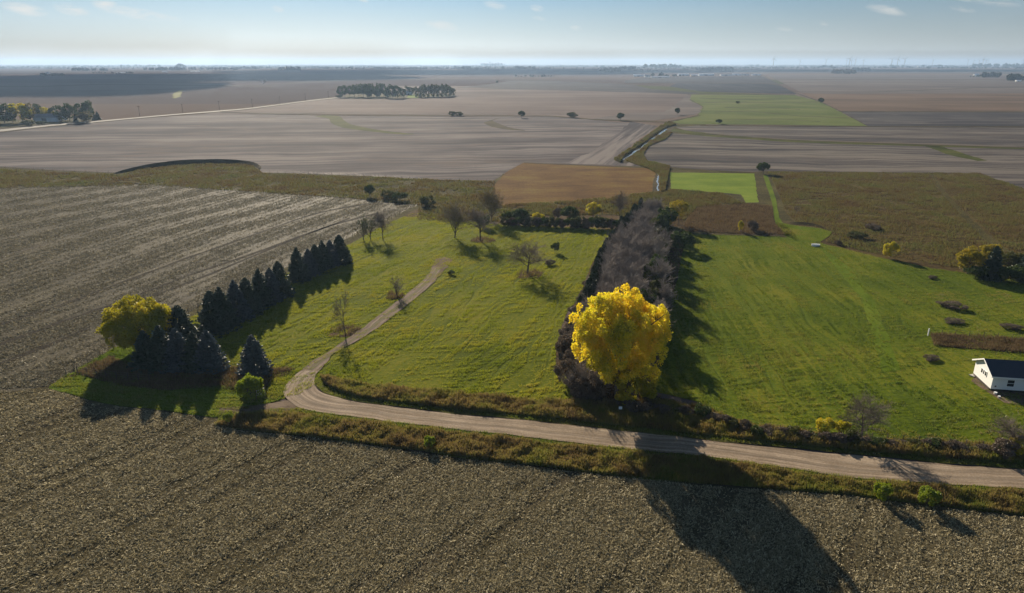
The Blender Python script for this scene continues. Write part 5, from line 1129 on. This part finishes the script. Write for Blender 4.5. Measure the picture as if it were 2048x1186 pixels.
# straw: corn residue left lying in the stubble
def straw(name, px_poly, n, label, power, seed, rowang, L=.34, mat=None):
    r = np.random.default_rng(seed); poly = ring_world(px_poly, 0); P = scatter(poly, n, r, power)
    ca, sa = math.cos(rowang), math.sin(rowang); across = P[:,0]*ca - P[:,1]*sa; along = P[:,0]*sa + P[:,1]*ca
    k = .5 + .33*np.sin(across/2.8 + np.sin(along/23)*2.0) + .25*np.sin(across/.62 + np.sin(along/31)*2.4)
    k = k*.6 + nz(P, 5.0, seed)*.4; P = P[r.random(len(P)) < np.clip((k - .2)*1.9, .08, 1)]; 
    for T in TRACKS:
        for i in range(len(T) - 1):
            a_, b_ = T[i], T[i + 1]; d_ = b_ - a_; t_ = np.clip(((P - a_) @ d_) / (d_ @ d_), 0, 1)
            P = P[(np.linalg.norm(P - (a_ + t_[:, None] * d_), axis=1) > .9) | (r.random(len(P)) < .15)]
    n = len(P)
    a = rowang*-1 + math.pi/2 + r.normal(0, .9, n); ln = L*r.uniform(.4, 1.3, n); w_ = .022*r.uniform(.6, 1.6, n) * (1 + np.hypot(P[:,0],P[:,1])/160)
    pitch = r.normal(0, .38, n); roll = r.normal(0, .6, n); d = np.stack([np.cos(a)*np.cos(pitch), np.sin(a)*np.cos(pitch), np.sin(pitch)], 1)
    s_ = np.stack([-np.sin(a)*np.cos(roll), np.cos(a)*np.cos(roll), np.sin(roll)], 1)
    C = np.stack([P[:,0], P[:,1], .06 + np.abs(r.normal(0, .05, n)) + np.abs(np.sin(pitch))*ln/2], 1)
    V = np.stack([C - d*ln[:,None]/2 - s_*w_[:,None], C + d*ln[:,None]/2 - s_*w_[:,None], C + d*ln[:,None]/2 + s_*w_[:,None], C - d*ln[:,None]/2 + s_*w_[:,None]], 1).reshape(-1,3)
    tag(obj(name, mesh_np(name, V, np.arange(4*n).reshape(-1,4), mat or M_STRAW)), label, 'straw', None, 'stuff')
straw('corn_straw', [(-140,790),(96,778),(180,803),(240,815),(430,838),(470,862),(620,876),(800,902),(1000,928),(1200,952),(1400,972),(1700,994),(2048,1038),(2150,1050),(2150,1230),(-140,1230)], 620000, 'pale corn straw lying over the near stubble field', 1.0, 31, R(35))
straw('corn_straw', [(-120,374),(150,371),(300,371),(450,377),(700,398),(830,411),(700,474),(400,612),(215,704),(96,772),(-140,790)], 420000, 'pale corn straw lying over the left stubble field', 1.2, 32, FENCE_B, .40, leaf_mat('dimmed_corn_straw', [(.08, .069, .041), (.15, .13, .078), (.225, .197, .12), (.46, .41, .27)], .3, .5, .1, .008))  # darker straw copy: backlit glare held down by dimming the colours

# ------------------------------------------------------------------ clouds out of frame whose shadows lie on the far fields
mc = plain('cloud_white', (.85, .85, .85), (.8, .8, .8), .002, 1, 0)
def cloud(px, py, rx, ry, seed, alt=1700):
    gp_ = g(px, py); hd = alt / math.tan(SUN_EL); c = gp_ + np.array([math.sin(SUN_AZ)*hd, math.cos(SUN_AZ)*hd, alt])
    bm = bmesh.new(); r = random.Random(seed)
    for i in range(16):
        a = r.uniform(0, 6.28); q = r.uniform(0, .75); s = r.uniform(.28, .5)
        m4 = __import__('mathutils').Matrix.Translation((rx*q*math.cos(a), ry*q*math.sin(a), r.uniform(-30, 60))) @ __import__('mathutils').Matrix.Diagonal((rx*s, ry*s, 120, 1))
        bmesh.ops.create_icosphere(bm, subdivisions=3, radius=1, matrix=m4)
    for v_ in bm.verts:
        q = mnoise.noise(v_.co / 260) * 60; v_.co += Vector((q*1.5, q*1.5, abs(q)*.6))
    me = bpy.data.meshes.new('cloud'); bm.to_mesh(me); bm.free(); me.materials.append(mc)
    for p_ in me.polygons: p_.use_smooth = True
    tag(obj('cloud', me, None, tuple(c)), kind='structure')
cloud(60, 158, 900, 850, 1); cloud(200, 171, 420, 300, 2); cloud(420, 151, 1100, 850, 3); cloud(760, 143, 1500, 1500, 4); cloud(1100, 142, 1300, 1600, 5); cloud(1800, 141, 2600, 900, 6)

# ------------------------------------------------------------------ haze
mh, nt, out = new_mat('haze_air'); pv = nt.new('ShaderNodeVolumePrincipled')
pv.inputs['Color'].default_value = (0.46, .66, .95, 1); pv.inputs['Density'].default_value = 7.5e-5; pv.inputs['Anisotropy'].default_value = .35
nt.l.new(pv.outputs[0], out.inputs['Volume'])
m = MB(); m.box(-23500, 23500, -400, 22600, -1, 150); o = m.build('haze', mh); tag(o, kind='stuff'); o['label'] = 'thin blue haze over the far fields'; o['category'] = 'haze'
